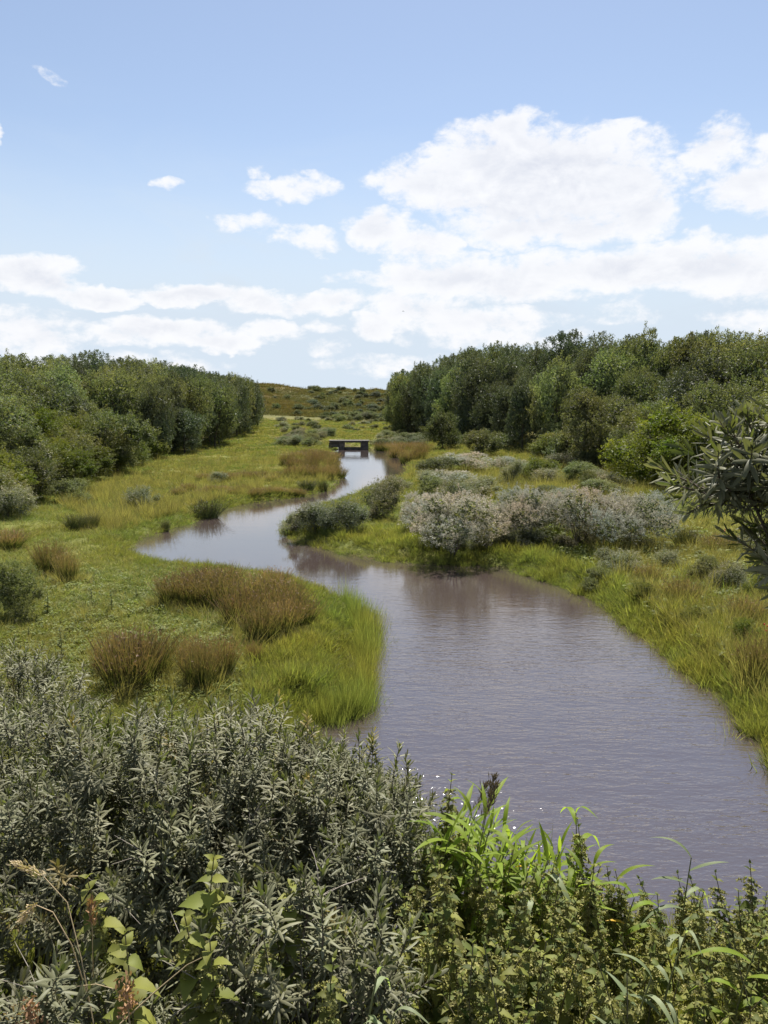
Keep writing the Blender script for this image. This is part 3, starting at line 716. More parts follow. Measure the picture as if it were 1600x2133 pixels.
# distinct ones
plant_px('yellow', 1385, 1012, 165, 250, 'round yellow topped bush with a deep dark base at the edge of the right wood')
plant_px('yellow', 70, 985, 125, 190, 'yellow leaved bush standing out of the left wood near the frame edge')
plant_px('bush', 245, 985, 140, 170, 'rounded green bush in the middle of the left wood edge')
plant_px('dark', 385, 946, 95, 90, 'very dark round tree at the foot of the left wood', name='dark_tree')
plant_px('tree', 1215, 975, 165, 150, 'tall grey green tree left of the round yellow topped bush')
plant_px('bush', 1222, 1026, 42, 46, 'small dark leafy bush alone on the grass before the right wood')
plant_px('bush', 925, 935, 75, 90, 'rounded green bush above the bend of the stream by the right wood')
plant_px('bush', 1000, 950, 62, 100, 'broad low green bush between the stream bend and the dark gap')
plant_px('yellow', 1120, 1000, 50, 90, 'low yellow green bush in front of the dark gap of the right wood')
plant_px('bush', 35, 1290, 115, 120, 'leafy green bush at the left frame edge on the near meadow')
plant_px('grey', 20, 1078, 60, 110, 'greyish shrub at the left frame edge below the wood')
plant_px('bush', 150, 1045, 50, 100, 'low green shrub at the foot of the left wood')
plant_px('grey', 295, 1062, 45, 75, 'low pinkish grey shrub on the far left meadow')
plant_px('grey', 455, 1005, 22, 50, 'tiny pale shrub beside the rushes in the far meadow')
# pale shrubs on the right bank
plant_px('white', 945, 1160, 132, 200, 'large white fluffy bush leaning over the water with its stems showing')
plant_px('white', 1205, 1142, 125, 165, 'white fluffy bush at the middle of the right bank')
plant_px('white', 1320, 1135, 105, 150, 'pinkish white fluffy bush at the right end of the row')
plant_px('white', 1085, 1122, 105, 140, 'pale fluffy bush between the two larger white ones')
plant_px('white', 890, 1105, 70, 90, 'small pale fluffy bush left of the large white one')
plant_px('grey', 660, 1112, 62, 120, 'dark grey green shrub on the tip of the grassy point')
plant_px('grey', 725, 1108, 66, 100, 'grey green shrub just behind the tip of the grassy point')
plant_px('grey', 800, 1078, 78, 100, 'rounded grey green shrub behind the grass of the point')
plant_px('grey', 615, 1108, 40, 60, 'lowest shrub at the water end of the point')
plant_px('grey', 822, 1022, 28, 60, 'dark small shrub at the inner bend of the stream')
plant_px('grey', 1290, 1200, 50, 90, 'small leafy shrub on the slope below the white bushes')
plant_px('bush', 1245, 1215, 40, 60, 'small dark green shrub at the water side of the slope')
for (u, v, h, w, kk, lab) in [(1275, 1190, 48, 80, 'grey', 'greyish leafy shrub halfway down the slope under the pinkish white bush'), (1390, 1185, 40, 70, 'grey', 'small pale shrub left of the lone dark rush tuft'),
        (1465, 1215, 55, 80, 'bush', 'leafy green shrub below the lone dark rush tuft'), (1340, 1255, 42, 70, 'yellow', 'low yellowish shrub near the water on the right slope'), (1520, 1235, 60, 90, 'grey', 'dull leafy shrub behind the hanging silvery branch'),
        (1450, 1300, 45, 80, 'yellow', 'low yellow green shrub amid the tall grass of the right bank'), (1545, 1345, 60, 80, 'yellow', 'yellowish shrub amid tall grass near the right frame edge'), (1230, 1235, 34, 60, 'bush', 'tiny dark bush where the slope meets the water'),
        (1590, 1250, 70, 80, 'yellow', 'yellow green shrub cut by the right frame edge'), (1560, 1150, 45, 90, 'grey', 'brownish shrub under the right frame edge branches'), (1370, 1075, 40, 80, 'grey', 'pinkish grey shrub left of the near silvery branches')]:
    plant_px(kk, u, v, h, w, lab)
for j in range(9):
    plant_px('grey', 905+j*52+rnd.uniform(-12, 12), rnd.uniform(1134, 1146), rnd.uniform(28, 42), rnd.uniform(60, 90), 'low green undergrowth shrub under the front of the white row', 'undergrowth along the white row')
for j in range(9):
    u = 880+j*57+rnd.uniform(-16, 16); v = np.interp(u, [860, 1000, 1150, 1380], [1108, 1118, 1128, 1118])+rnd.uniform(-40, 12)
    plant_px('white', u, v, rnd.uniform(38, 78), rnd.uniform(70, 140), 'low pale fluffy bush knitted into the white row, %s end' % ('water' if u < 1040 else 'middle, away from either' if u < 1220 else 'right'), 'fluffy bushes of the white row')
i = 0
for (u0, u1, v) in [(885, 1200, 985), (862, 1280, 1012), (850, 1330, 1042), (860, 1120, 1075), (1120, 1400, 1090)]:
    k = int((u1-u0)/58)
    for j in range(k):
        u = u0+(j+.5)*(u1-u0)/k+rnd.uniform(-16, 16); vv = v+rnd.uniform(-10, 10)
        pos = {985: 'nearest the wood', 1012: 'in second row', 1042: 'in middle row', 1075: 'behind the large white bush', 1090: 'around the white bushes'}[v]
        sd_ = 'left part' if u < 980 else 'middle part' if u < 1160 else 'right part'
        plant_px('grey' if (kk_ := rnd.random()) < .72 else 'white' if kk_ < .86 else 'bush', u, vv, rnd.triangular(20, 56, 30), rnd.uniform(50, 110),
                 '%s shrub %s, %s of thicket' % ('low grey green' if kk_ < .72 else 'low pale fluffy' if kk_ < .86 else 'low dark green', pos, sd_), 'shrubs of the grey thicket on the right bank')
# shrubs dotted on the dunes
for j in range(300):
    u = rnd.uniform(545, 835); v = rnd.uniform(812, 880)
    if u < 640+.45*(v-812) and rnd.random() < .9: continue
    if math.sin(u*.071)*math.sin(v*.19+u*.02) > .25: continue
    x, y, z = ground(u, v)
    if y > 600 or y < 170: continue
    H = rnd.triangular(.7, 3.0, 1.2)
    vp = 'on the crest' if v < 832 else 'halfway up' if v < 852 else 'at the foot'
    up_ = 'of the brown left dune' if u < 640 else 'of the green dune, left part' if u < 700 else 'of the green dune, middle' if u < 765 else 'of the green dune by the right wood'
    lab = ('tiny' if H < 1.4 else 'small' if H < 2 else 'larger')+' rounded shrub '+vp+' '+up_
    plant('bush' if rnd.random() < .7 else 'dark', x, y, H, H*rnd.uniform(1.4, 2.4), lab, 'shrubs scattered over the dunes', name='dune_shrub')

for j in range(130):
    u = rnd.uniform(585, 900); v = rnd.uniform(874, 932)
    if 690 < u < 785 and v > 900: continue
    x, y, z = ground(u, v); H = rnd.uniform(.5, 1.3)
    if sd_river(x, y)[0] < 1: continue
    side_ = 'near the left wood tip' if u < 630 else 'left of the bridge' if u < 690 else 'at the right wood tip' if u > 840 else 'right of the bridge' if u > 780 else 'behind the bridge'
    side_ += ', close to the bridge' if y < 115 else ', midway to the dunes' if y < 150 else ', close under the dunes'
    plant('grey' if rnd.random() < .6 else 'bush', x, y, H, H*rnd.uniform(1.6, 3), ('tiny' if H < .8 else 'low')+' shrub in the far valley '+side_, 'low shrubs of the far valley', name='valley_shrub')

# ------------------------------------------------------------------ rushes
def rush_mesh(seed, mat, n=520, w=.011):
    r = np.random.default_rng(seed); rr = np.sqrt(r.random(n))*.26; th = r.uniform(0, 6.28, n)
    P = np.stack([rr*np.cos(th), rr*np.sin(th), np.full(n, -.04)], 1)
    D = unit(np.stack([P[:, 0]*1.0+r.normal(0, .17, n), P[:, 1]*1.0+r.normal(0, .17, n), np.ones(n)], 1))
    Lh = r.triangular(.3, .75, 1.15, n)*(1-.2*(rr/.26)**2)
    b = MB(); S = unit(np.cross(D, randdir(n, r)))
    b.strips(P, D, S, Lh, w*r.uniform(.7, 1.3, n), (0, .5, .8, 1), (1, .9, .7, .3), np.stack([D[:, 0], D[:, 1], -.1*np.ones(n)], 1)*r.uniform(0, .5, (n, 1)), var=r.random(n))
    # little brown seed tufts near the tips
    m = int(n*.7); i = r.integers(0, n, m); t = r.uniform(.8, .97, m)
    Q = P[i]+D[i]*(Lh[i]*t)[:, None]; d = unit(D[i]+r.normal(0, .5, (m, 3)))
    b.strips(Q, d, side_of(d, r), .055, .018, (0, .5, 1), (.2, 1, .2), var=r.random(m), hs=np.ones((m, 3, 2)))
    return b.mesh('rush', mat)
RU = [rush_mesh(i, M['rush']) for i in range(4)]; RD = [rush_mesh(20+i, M['dark_rush'], 460) for i in range(2)]
RUSH = []
def rush(u, v, hpx, wpx, label, group=None, dark=False):
    x, y, z = ground(u, v)
    o = thing('rush_clump', label, 'rush clump', (x, y, z), rnd.uniform(0, 6.28), group)
    me = rnd.choice(RD if dark else RU); o2 = link('stalks', me, o)
    H = hpx*y/1600; W = wpx*y/1600/.85; o2.scale = (W, W, H); RUSH.append((x, y, W, H))
    return o
rush(270, 1432, 145, 140, 'large brown topped rush clump nearest the foreground shrubs, dark at its left foot')
rush(315, 1405, 120, 100, 'brown rush clump pressed against the right side of the largest one')
rush(235, 1400, 105, 80, 'brown rush clump at the left shoulder of the largest one')
rush(415, 1432, 125, 80, 'brown topped rush clump right of the largest pair')
rush(462, 1405, 100, 75, 'green sided rush clump at the right end of the near row')
rush(395, 1395, 90, 60, 'thin reddish rush clump between the two near clumps')
rush(530, 1380, 55, 35, 'small thin rush tuft right of the near rush row')
spots = [(365,1255,75,'at the left end'),(410,1258,72,'second from the left end'),(452,1262,85,'left of the middle'),(500,1300,95,'in the middle, near side'),(545,1335,100,'lowest and nearest'),
         (590,1318,90,'at the lower right'),(622,1300,80,'at the right end'),(560,1290,85,'in the centre'),(600,1265,70,'upper right'),(520,1255,70,'upper middle'),(470,1228,60,'on the top edge left'),(570,1232,55,'on the top edge right'),(420,1225,55,'top left by the water')]
for u, v, h, w in spots:
    rush(u, v, h, 85, 'brown rush clump of the long bed on the left point, '+w, 'rush bed on the left point')
rush(432, 1084, 52, 62, 'dark green rush tuft on the left bank touching the water', dark=True)
rush(158, 1104, 40, 45, 'small rush tuft on the left meadow, left one of two', dark=True)
rush(192, 1100, 36, 34, 'small rush tuft on the left meadow, right one of two', dark=True)
rush(105, 1195, 85, 70, 'pale green rush clump on the left meadow under the wood')
rush(140, 1212, 80, 50, 'green rush clump just right of the pale one on the left meadow')
rush(20, 1140, 45, 70, 'rush clump cut by the left frame edge')
rush(290, 1062, 34, 46, 'dark rush tuft beside the low pinkish shrub', dark=True)
rush(345, 1108, 30, 20, 'tiny dark rush tuft by the water of the left bend', dark=True)
rush(640, 1022, 26, 40, 'dark rush tuft at the upper bend, left one of two', dark=True)
rush(673, 1024, 28, 24, 'dark rush tuft at the upper bend, right one of two', dark=True)
rush(1427, 1142, 50, 52, 'very dark round rush tuft standing alone on the right bank', dark=True)
rush(1500, 1150, 48, 80, 'dull green rush clump right of the lone dark tuft')
rush(1580, 1420, 120, 90, 'brownish rush clump on the bank at the right frame edge')
rush(1420, 1260, 70, 80, 'yellow brown rush clump in the middle of the right bank')
rush(1350, 1215, 50, 60, 'small rush clump on the slope right of the white bushes')
rush(1555, 1300, 70, 80, 'rush clump behind the hanging branch on the right bank')
for (u0, u1, v, h, n, lab) in [(600, 716, 992, 36, 8, 'brown rush clump on the left bank before the bridge, front row'), (590, 706, 972, 32, 7, 'brown rush clump on the left bank before the bridge, middle row'),
                               (620, 705, 952, 22, 6, 'brown rush clump on the left bank before the bridge, back row'), (815, 880, 962, 34, 5, 'dark brown rush clump on the right bank facing the bridge, front row'),
                               (790, 890, 938, 26, 6, 'dark brown rush clump on the right bank facing the bridge, back row'), (420, 590, 1000, 18, 9, 'short rush clump in the far left meadow, near row'), (360, 640, 1030, 20, 12, 'short rush clump along the upper left bank')]:
    for j in range(n):
        rush(u0+(j+.5)*(u1-u0)/n+rnd.uniform(-5, 5), v+rnd.uniform(-6, 6), h*rnd.uniform(.8, 1.15), 34, lab, lab.split(',')[0].replace('clump', 'clumps'), dark=False)

R_ = np.array(RUSH); i_ = rg.integers(0, len(R_), 2200); th_ = rg.uniform(0, 6.28, 2200); rr_ = R_[i_, 2]*(.25+np.abs(rg.normal(0, .33, 2200)))
X = R_[i_, 0]+rr_*np.cos(th_); Y = R_[i_, 1]+rr_*np.sin(th_); q = sd_river(X, Y) > -.1
put('dry_grass', X[q], Y[q], (np.clip(R_[i_, 3], .4, 1.4)*rg.uniform(.3, .95, 2200))[q], 3, drytall, 'dry bent grass straggling round the feet of the rush clumps', 'grass', tilt=.4)
# ------------------------------------------------------------------ bridge
def box(x0, x1, y0, y1, z0, z1, bev=0.02):
    V = np.array([(x, y, z) for x in (x0, x1) for y in (y0, y1) for z in (z0, z1)], float)
    F = np.array([(0, 1, 3, 2), (4, 6, 7, 5), (0, 4, 5, 1), (2, 3, 7, 6), (0, 2, 6, 4), (1, 5, 7, 3)])
    return V, F
def boxo(name, mat, parent, *a):
    V, F = box(*a); o = link(name, make_mesh(name, V, F, mat), parent)
    md = o.modifiers.new('bevel', 'BEVEL'); md.width = .025; md.segments = 2; return o
bx, by = w0(735, 937)
br = thing('footbridge', 'small grey concrete footbridge crossing the narrow far end of the stream', 'bridge', (bx, by, 0))
k = by/1600
boxo('deck', M['concrete'], br, -50*k, 34*k, 0, 2.0, .99, 1.13)
boxo('edge_beam', M['dark_concrete'], br, -48*k, 32*k, .05, .28, .86, .988)
boxo('abutment', M['dark_concrete'], br, -30*k, -18*k, .15, 1.9, -.5, .858)
boxo('abutment', M['dark_concrete'], br, 16*k, 32*k, .15, 1.9, -.5, .858)
boxo('sill', M['dark_concrete'], br, -17.9*k, 15.9*k, .5, .8, -.4, .30)
boxo('wing_wall', M['concrete'], br, -50*k, -30.2*k, .3, .55, .3, .858)

# ------------------------------------------------------------------ foreground: sea buckthorn
def shoot_mesh(seed, nl=26, Ls=.19, leaf=.072, w=.0105):
    r = np.random.default_rng(seed); b = MB()
    cv = r.normal(0, .12, 2)
    pt = lambda t: np.stack([cv[0]*Ls*t*t, cv[1]*Ls*t*t, Ls*t], -1)
    b.tube([pt(np.array(t)) for t in (0, .35, .7, 1)], [.003, .0026, .002, .0012], 4, m=1)
    t = np.linspace(.08, 1, nl)+r.normal(0, .01, nl); th = np.arange(nl)*2.4+r.uniform(0, 6)
    P = pt(t); el = np.interp(t, [0, .6, 1], [.15, .55, 1.25])+r.normal(0, .15, nl)
    D = np.stack([np.cos(th)*np.cos(el), np.sin(th)*np.cos(el), np.sin(el)], 1)
    S = unit(np.cross(D, np.array([0, 0, 1.])+r.normal(0, .12, (nl, 3))))
    Nn = np.cross(S, D); Lf = leaf*np.interp(t, [0, .5, 1], [.75, 1.1, .7])*r.uniform(.8, 1.2, nl)
    b.strips(P, D, -S, Lf, w*r.uniform(.85, 1.2, nl), (0, .2, .5, .8, 1), (.3, .85, 1, .75, .08), np.array([0, 0, -1.])*r.uniform(.05, .45, (nl, 1)), fold=.22, var=r.random(nl))
    return b.mesh('shoot', [M['buckthorn'], M['twig']], True)
SH = [shoot_mesh(200+i, 22+2*i) for i in range(8)]
def yellow_shoot():
    me = SH[3].copy(); me.materials.clear()
    M['old_leaf'] = foliage('old_buckthorn_leaves', (.13, .12, .04), (.24, .19, .07), trans=.3, objvar=.25); me.materials.append(M['old_leaf']); me.materials.append(M['twig']); return me
SH.append(yellow_shoot())
def dead_twig(seed):
    r = random.Random(seed); b = MB(); p = [np.array([r.gauss(0, .02), r.gauss(0, .02), .42*t]) for t in np.linspace(0, 1, 6)]
    b.tube(p, np.linspace(.0035, .0012, 6), 4)
    for k in range(7):
        q0 = p[r.randint(1, 4)]; a = r.uniform(0, 6.28); l = r.uniform(.06, .16)
        b.tube([q0, q0+np.array([math.cos(a)*l*.5, math.sin(a)*l*.5, l*.4]), q0+np.array([math.cos(a)*l, math.sin(a)*l, l*.7])], [.002, .0015, .0008], 3)
    return b.mesh('dead_twig', M['dead'])
M['dead'] = plain('dead_wood', (.24, .21, .17), (.15, .13, .11), 30)
DT = [dead_twig(i) for i in range(3)]
shoots_col = sources(SH, 'shoot')
def quat_to(d, spin):
    q = Vector((0, 0, 1)).rotation_difference(Vector(d)); return q @ Quaternion((0, 0, 1), spin)
def buckthorn(name, label, base, lobes, n, parts=250, scale=1.0, up=.7, group=None, inner=.5, branches=9):
    o = thing(name, label, 'shrub', base, 0, group); r = rg
    Cc = np.array([l[0] for l in lobes], float); Rr = np.array([l[1] for l in lobes], float)
    wgt = (Rr[:, 0]*Rr[:, 1]+Rr[:, 0]*Rr[:, 2]); li = r.choice(len(lobes), n*3, p=wgt/wgt.sum())
    d = unit(r.normal(size=(n*3, 3))); d[:, 2] = np.where(d[:, 2] < -.35, -d[:, 2], d[:, 2])
    depth = np.where(r.random(n*3) < inner, r.uniform(.45, .9, n*3), r.uniform(.9, 1.08, n*3))
    P = Cc[li]+d*Rr[li]*depth[:, None]
    q = np.linalg.norm((P[:, None]-Cc[None])/Rr[None], axis=2); q[np.arange(len(P)), li] = 9
    ok = (q.min(1) > .8) | (r.random(len(P)) < .15)
    P, d, depth = P[ok][:n], d[ok][:n], depth[ok][:n]
    g = terrain(P[:, 0], P[:, 1]); ok = P[:, 2] > g+.05; P, d, depth = P[ok], d[ok], depth[ok]
    D = unit(d*.75+np.array([0, 0, up])+r.normal(0, .32, d.shape)); n = len(P)
    S = scale*r.uniform(.5, 1.2, n); idx = r.choice(len(SH), n, p=[.12]*8+[.04]); spin = r.uniform(0, 6.28, n)
    # what shows largest: near the eye, on the outside
    score = np.linalg.norm(P-np.array([0, 0, EYE]), axis=1)+np.where(depth < .9, 1.2, 0)
    order = np.argsort(score); loc = P-np.array(base)
    for i in order[:parts]:
        s = link('shoot', SH[idx[i]], o, loc[i]); s.rotation_mode = 'QUATERNION'; s.rotation_quaternion = quat_to(D[i], spin[i]); s.scale = (S[i],)*3
    rest = order[parts:]
    if len(rest):
        eul = np.array([quat_to(D[i], spin[i]).to_euler() for i in rest])
        scatter('foliage', loc[rest], eul, np.repeat(S[rest, None], 3, 1), idx[rest], shoots_col, o)
    for j in range(max(3, branches//2)):
        i = order[rnd.randrange(min(len(order), 160))]
        t_ = link('dead_twig', DT[j % 3], o, loc[i]-D[i]*.15); t_.rotation_mode = 'QUATERNION'; t_.rotation_quaternion = quat_to(unit(D[i]+rg.normal(0, .3, 3)), 0)
    for j in range(branches):
        l = Cc[rnd.randrange(len(lobes))]+(randdir(1)[0]*Rr[rnd.randrange(len(lobes))]*.75)
        e = l-np.array(base); b0 = np.array([rnd.uniform(-.12, .12), rnd.uniform(-.1, .1), -.1])
        pts = [b0+(e-b0)*t+np.array([rnd.gauss(0, .025), rnd.gauss(0, .025), .12*math.sin(t*3.1)]) for t in np.linspace(0, 1, 7)]
        link('branch', MB().tube(pts, np.linspace(.016, .004, 7)*scale).mesh('branch', M['bark']), o)
    return o
def B(x, y): return (x, y, gz(x, y))
buckthorn('sea_buckthorn', 'tall silvery green shrub filling the lower left corner, its near side in shade', B(-1.75, 3.7),
          [((-1.95, 3.75, 2.45), (.75, .85, .80)), ((-1.3, 3.7, 2.45), (.6, .8, .80)), ((-2.3, 3.2, 2.2), (.6, .6, .7))], 1500, 290)
buckthorn('sea_buckthorn', 'silvery green shrub in the middle of the foreground left of the nettles', B(-.55, 3.75),
          [((-.75, 3.8, 2.38), (.62, .75, .85)), ((-.2, 3.65, 2.3), (.50, .65, .82)), ((-.05, 3.5, 2.2), (.32, .45, .75))], 1400, 290)
buckthorn('sea_buckthorn', 'silvery shrub whose top meets the meadow below the rush clumps', B(-1.1, 4.9),
          [((-1.5, 5.0, 1.85), (.8, .6, .85)), ((-.6, 5.0, 1.72), (.75, .6, .82)), ((.0, 4.9, 1.55), (.42, .5, .8))], 1100, 240)
buckthorn('sea_buckthorn', 'bluish green shrub rising at the left frame edge behind the foreground', B(-2.6, 5.6),
          [((-2.85, 5.6, 2.12), (.65, .6, .92)), ((-2.25, 5.5, 1.7), (.45, .5, .85))], 800, 240)
buckthorn('sea_buckthorn', 'low silvery shrub at the very bottom left corner', B(-1.15, 1.95),
          [((-1.25, 2.0, 2.95), (.42, .25, .32)), ((-.85, 2.05, 2.85), (.3, .25, .3))], 130, 120)
buckthorn('sea_buckthorn', 'small silvery shrub at the bottom beside the broad leaved nettles', B(-.35, 2.15),
          [((-.33, 2.2, 3.05), (.26, .2, .36)), ((-.12, 2.2, 2.95), (.2, .2, .3))], 130, 120)
# the tree whose branches reach in from the right
buckthorn('sea_buckthorn_tree', 'silvery leaved branches reaching in from the right frame edge over the meadow', B(2.3, 2.9),
          [((1.66, 2.75, 4.66), (.30, .3, .15)), ((1.42, 2.7, 4.70), (.22, .15, .09)), ((1.74, 2.8, 4.84), (.22, .25, .10)), ((1.80, 2.8, 4.45), (.24, .25, .16)),
           ((2.25, 2.9, 4.5), (.5, .5, .55)), ((1.62, 2.7, 4.34), (.17, .18, .08)), ((2.0, 3.0, 4.95), (.2, .25, .14))], 1200, 290, 1.25, .25, inner=.45, branches=16)

# ------------------------------------------------------------------ nettles
def nettle_leaf(seed, L=.065, W=.038, droop=.35, mat='nettle'):
    r = np.random.default_rng(seed); b = MB()
    ts = np.linspace(0, 1, 11); ws = np.sin(np.clip(ts, 0, 1)**.62*math.pi)**.9; ws[0] = .06; ws[-1] = .03
    ws = ws*(1+.13*(np.arange(11) % 2)); D = np.array([[1., 0, .35]]); D = unit(D)
    b.strips(np.zeros((1, 3)), D, np.array([[0., -1, 0]]), L, W, ts, ws, np.array([[0, r.normal(0, .08), -droop]]), fold=.18)
    return b.mesh('leaf', M[mat], False)
NL = [nettle_leaf(i, .052+.008*(i % 3), .028+.005*(i % 2), .25+.15*i) for i in range(4)]
NB = [nettle_leaf(9+i, .085, .054, .4+.15*i) for i in range(3)]
def catk(seed):
    r = np.random.default_rng(seed); b = MB(); n = 40
    for k in range(4):
        th = k*1.57+.5; e = np.array([math.cos(th)*.04, math.sin(th)*.04, -.022])
        t = r.random(n); P = e*t[:, None]*np.array([1, 1, 1])+r.normal(0, .0032, (n, 3)); D = randdir(n, r)
        b.strips(P, D, side_of(D, r), .0085, .006, (0, .5, 1), (.4, 1, .3), var=r.random(n))
    return b.mesh('flower_tassel', M['catkin'])
CK = [catk(i) for i in range(3)]
def nettle_template(seed, H, leafset, nw, loose=1.0, ck=True):
    r = random.Random(seed); parts = []
    lean = (r.gauss(0, .05), r.gauss(0, .05))
    pos = lambda z: (lean[0]*z*z, lean[1]*z*z, z)
    stem = MB().tube([pos(H*t) for t in np.linspace(-.05, 1, 8)], np.linspace(.0045, .0018, 8), 5).mesh('stem', M['nettle_stem'])
    parts.append(('stem', stem, (0, 0, 0), None, 1))
    lower = MB()
    for i in range(nw):
        z = H-.01-.038*i**1.08
        sz = min(1.15, .42+.17*i)*r.uniform(.85, 1.1)
        for k in (0, 1):
            th = i*1.571+k*math.pi+r.gauss(0, .15)
            q = Quaternion((0, 0, 1), th) @ Quaternion((0, 1, 0), r.uniform(-.35, .25)+(0 if i > 1 else -.5)) @ Quaternion((1, 0, 0), r.gauss(0, .2))
            if i < 7: parts.append(('leaf', r.choice(leafset), pos(z), q, sz))
            else:
                d = np.array([q @ Vector((1, 0, 0.1))]); sv_ = np.array([q @ Vector((0, -1, 0))])
                lower.strips(np.array([pos(z)]), d, sv_, .075, .042, (0, .3, .65, 1), (.1, 1, .75, .03), np.array([[0, 0, -.35]]), fold=.15)
        if ck and 1 < i < 8: parts.append(('flower_tassel', CK[i % 3], pos(z), Quaternion((0, 0, 1), r.uniform(0, 6)), r.uniform(.8, 1.3)))
    if lower.n: parts.append(('lower_foliage', lower.mesh('lower_foliage', M['nettle']), (0, 0, 0), None, 1))
    return parts
NT = [nettle_template(i, 1.05+.08*i, NL, 20) for i in range(6)]
NTB = [nettle_template(20+i, .95+.1*i, NB, 13, ck=i > 0) for i in range(3)]
def nettle(x, y, ztop, label, group=None, tpl=None, H=None):
    z0 = gz(x, y); tpl = tpl or rnd.choice(NT)
    o = thing('nettle', label, 'nettle', (x, y, z0), rnd.uniform(0, 6.28), group)
    ly = rnd.gauss(0, .1)
    o.rotation_euler = (rnd.gauss(0, .08), ly, rnd.uniform(0, 6.28))
    if group: o['label'] = ('right leaning ' if ly > .05 else 'left leaning ' if ly < -.05 else 'upright ')+label.replace('flowering ', '')
    h0 = max(p[2][2] for p in tpl); dz = (ztop-z0)-h0-.04   # move the leafy top, stretch only the stem
    for nm, me, loc, q, s in tpl:
        if nm == 'stem': c = link(nm, me, o); c.scale = (1, 1, (h0+dz)/h0); continue
        c = link(nm, me, o, (loc[0], loc[1], loc[2]+dz))
        if nm == 'lower_foliage': c['kind'] = 'stuff'
        if q is not None: c.rotation_mode = 'QUATERNION'; c.rotation_quaternion = q
        c.scale = (s,)*3
    return o
taken = []
def free(x, y, g):
    if any((x-a)**2+(y-b)**2 < g*g for a, b in taken): return False
    taken.append((x, y)); return True
t = 0
while t < 4000 and len(taken) < 210:
    t += 1; y = rnd.uniform(1.95, 3.75); x = rnd.uniform(.02, 2.35)
    u = 800+1600*x/y
    if u > 1680 or u < 860+20*(y < 2.6): continue
    if math.sin(x*5.1+1.7*y+.6)*math.sin(x*2.3-y*4.1+1) > .52 and y < 3.3: continue
    if (u-1300)**2/75**2+(y-2.75)**2/.25**2 < 1: continue
    if not free(x, y, .085 if y < 3 else .095): continue
    vt = np.interp(u, [860, 930, 1000, 1100, 1250, 1400, 1600], [1790, 1700, 1720, 1760, 1800, 1830, 1830])+rnd.uniform(0, 45)
    if y < 3.2: vt += (3.2-y)*270+rnd.uniform(-80, 110)
    zt = at(u, vt, y)[2]
    row = 'front rank' if y < 2.4 else 'second rank' if y < 2.75 else 'third rank' if y < 3.2 else 'water side'
    col_ = 'beside the silvery shrub' if u < 960 else 'below the reed group' if u < 1130 else 'below the lone upright reed' if u < 1290 else 'left of the arching pale reed' if u < 1430 else 'near the right frame edge'
    nettle(x, y, zt, 'flowering nettle, %s of the bed, %s' % (row, col_), 'nettle bed in the right foreground')
def nettle_px(u, vtop, Y, label, tpl): x, y, z = at(u, vtop, Y); nettle(x, y, z, label, None, tpl)
nettle_px(928, 1612, 3.6, 'tallest dark nettle stalk rising against the water', NT[2])
nettle_px(1580, 1775, 3.4, 'tall dark nettle by the right frame edge against the water', NT[3])
nettle_px(1225, 1725, 3.4, 'nettle tip standing just right of the upright reed', NT[1])
nettle_px(395, 1700, 2.35, 'tall broad leaved nettle in the middle of the shaded shrub', NTB[0])
nettle_px(425, 1840, 2.15, 'broad leaved nettle with bright backlit leaves', NTB[1])
nettle_px(285, 1790, 2.3, 'broad leaved nettle with pale leaves left of the bright one', NTB[2])
nettle_px(265, 1925, 2.05, 'short broad leaved nettle with a pointed star of leaves', NTB[0])
nettle_px(540, 1840, 2.2, 'broad leaved nettle standing before the dark shrub face', NTB[1])
nettle_px(445, 1960, 1.95, 'broad leaved nettle at the bottom beside the small silvery shrub', NTB[2])
nettle_px(640, 1935, 2.0, 'bushy flowering nettle among the silvery shoots', NT[4])
nettle_px(600, 1960, 2.0, 'flowering nettle at the left of the bushy one', NT[5])

# ------------------------------------------------------------------ reeds
def blade(L, W, bendz, bendx, mat, seed=0):
    b = MB(); ts = np.linspace(0, 1, 9); ws = np.array([.35, .75, .95, 1, .95, .8, .6, .33, .02])
    b.strips(np.zeros((1, 3)), unit(np.array([[1., 0, .9]])), np.array([[0., -1, 0]]), L, W, ts, ws, np.array([[bendx, .05, -bendz]]), fold=.12)
    return b.mesh('leaf', mat, True)
RL = [blade(.30, .033, .35, .1, M['reed']), blade(.34, .036, .6, .1, M['reed']), blade(.24, .030, .1, 0, M['reed']), blade(.32, .032, .9, 0, M['reed'])]
RP = [blade(.30, .028, 1.0, 0, M['pale_reed']), blade(.34, .030, .7, .1, M['pale_reed']), blade(.26, .026, .3, 0, M['pale_reed'])]
YL = blade(.13, .022, .3, .1, M['yellow_leaf'])
def plume():
    r = np.random.default_rng(4); n = 120; b = MB(); t = r.random(n)
    P = np.stack([r.normal(0, .008, n), r.normal(0, .008, n), t*.16], 1); D = unit(np.stack([r.normal(0, .35, n), r.normal(0, .35, n), np.ones(n)], 1))
    b.strips(P, D, side_of(D, r), .035, .005, (0, .5, 1), (.5, 1, .2), var=r.random(n)); return b.mesh('plume', M['panicle'])
PLUME = plume()
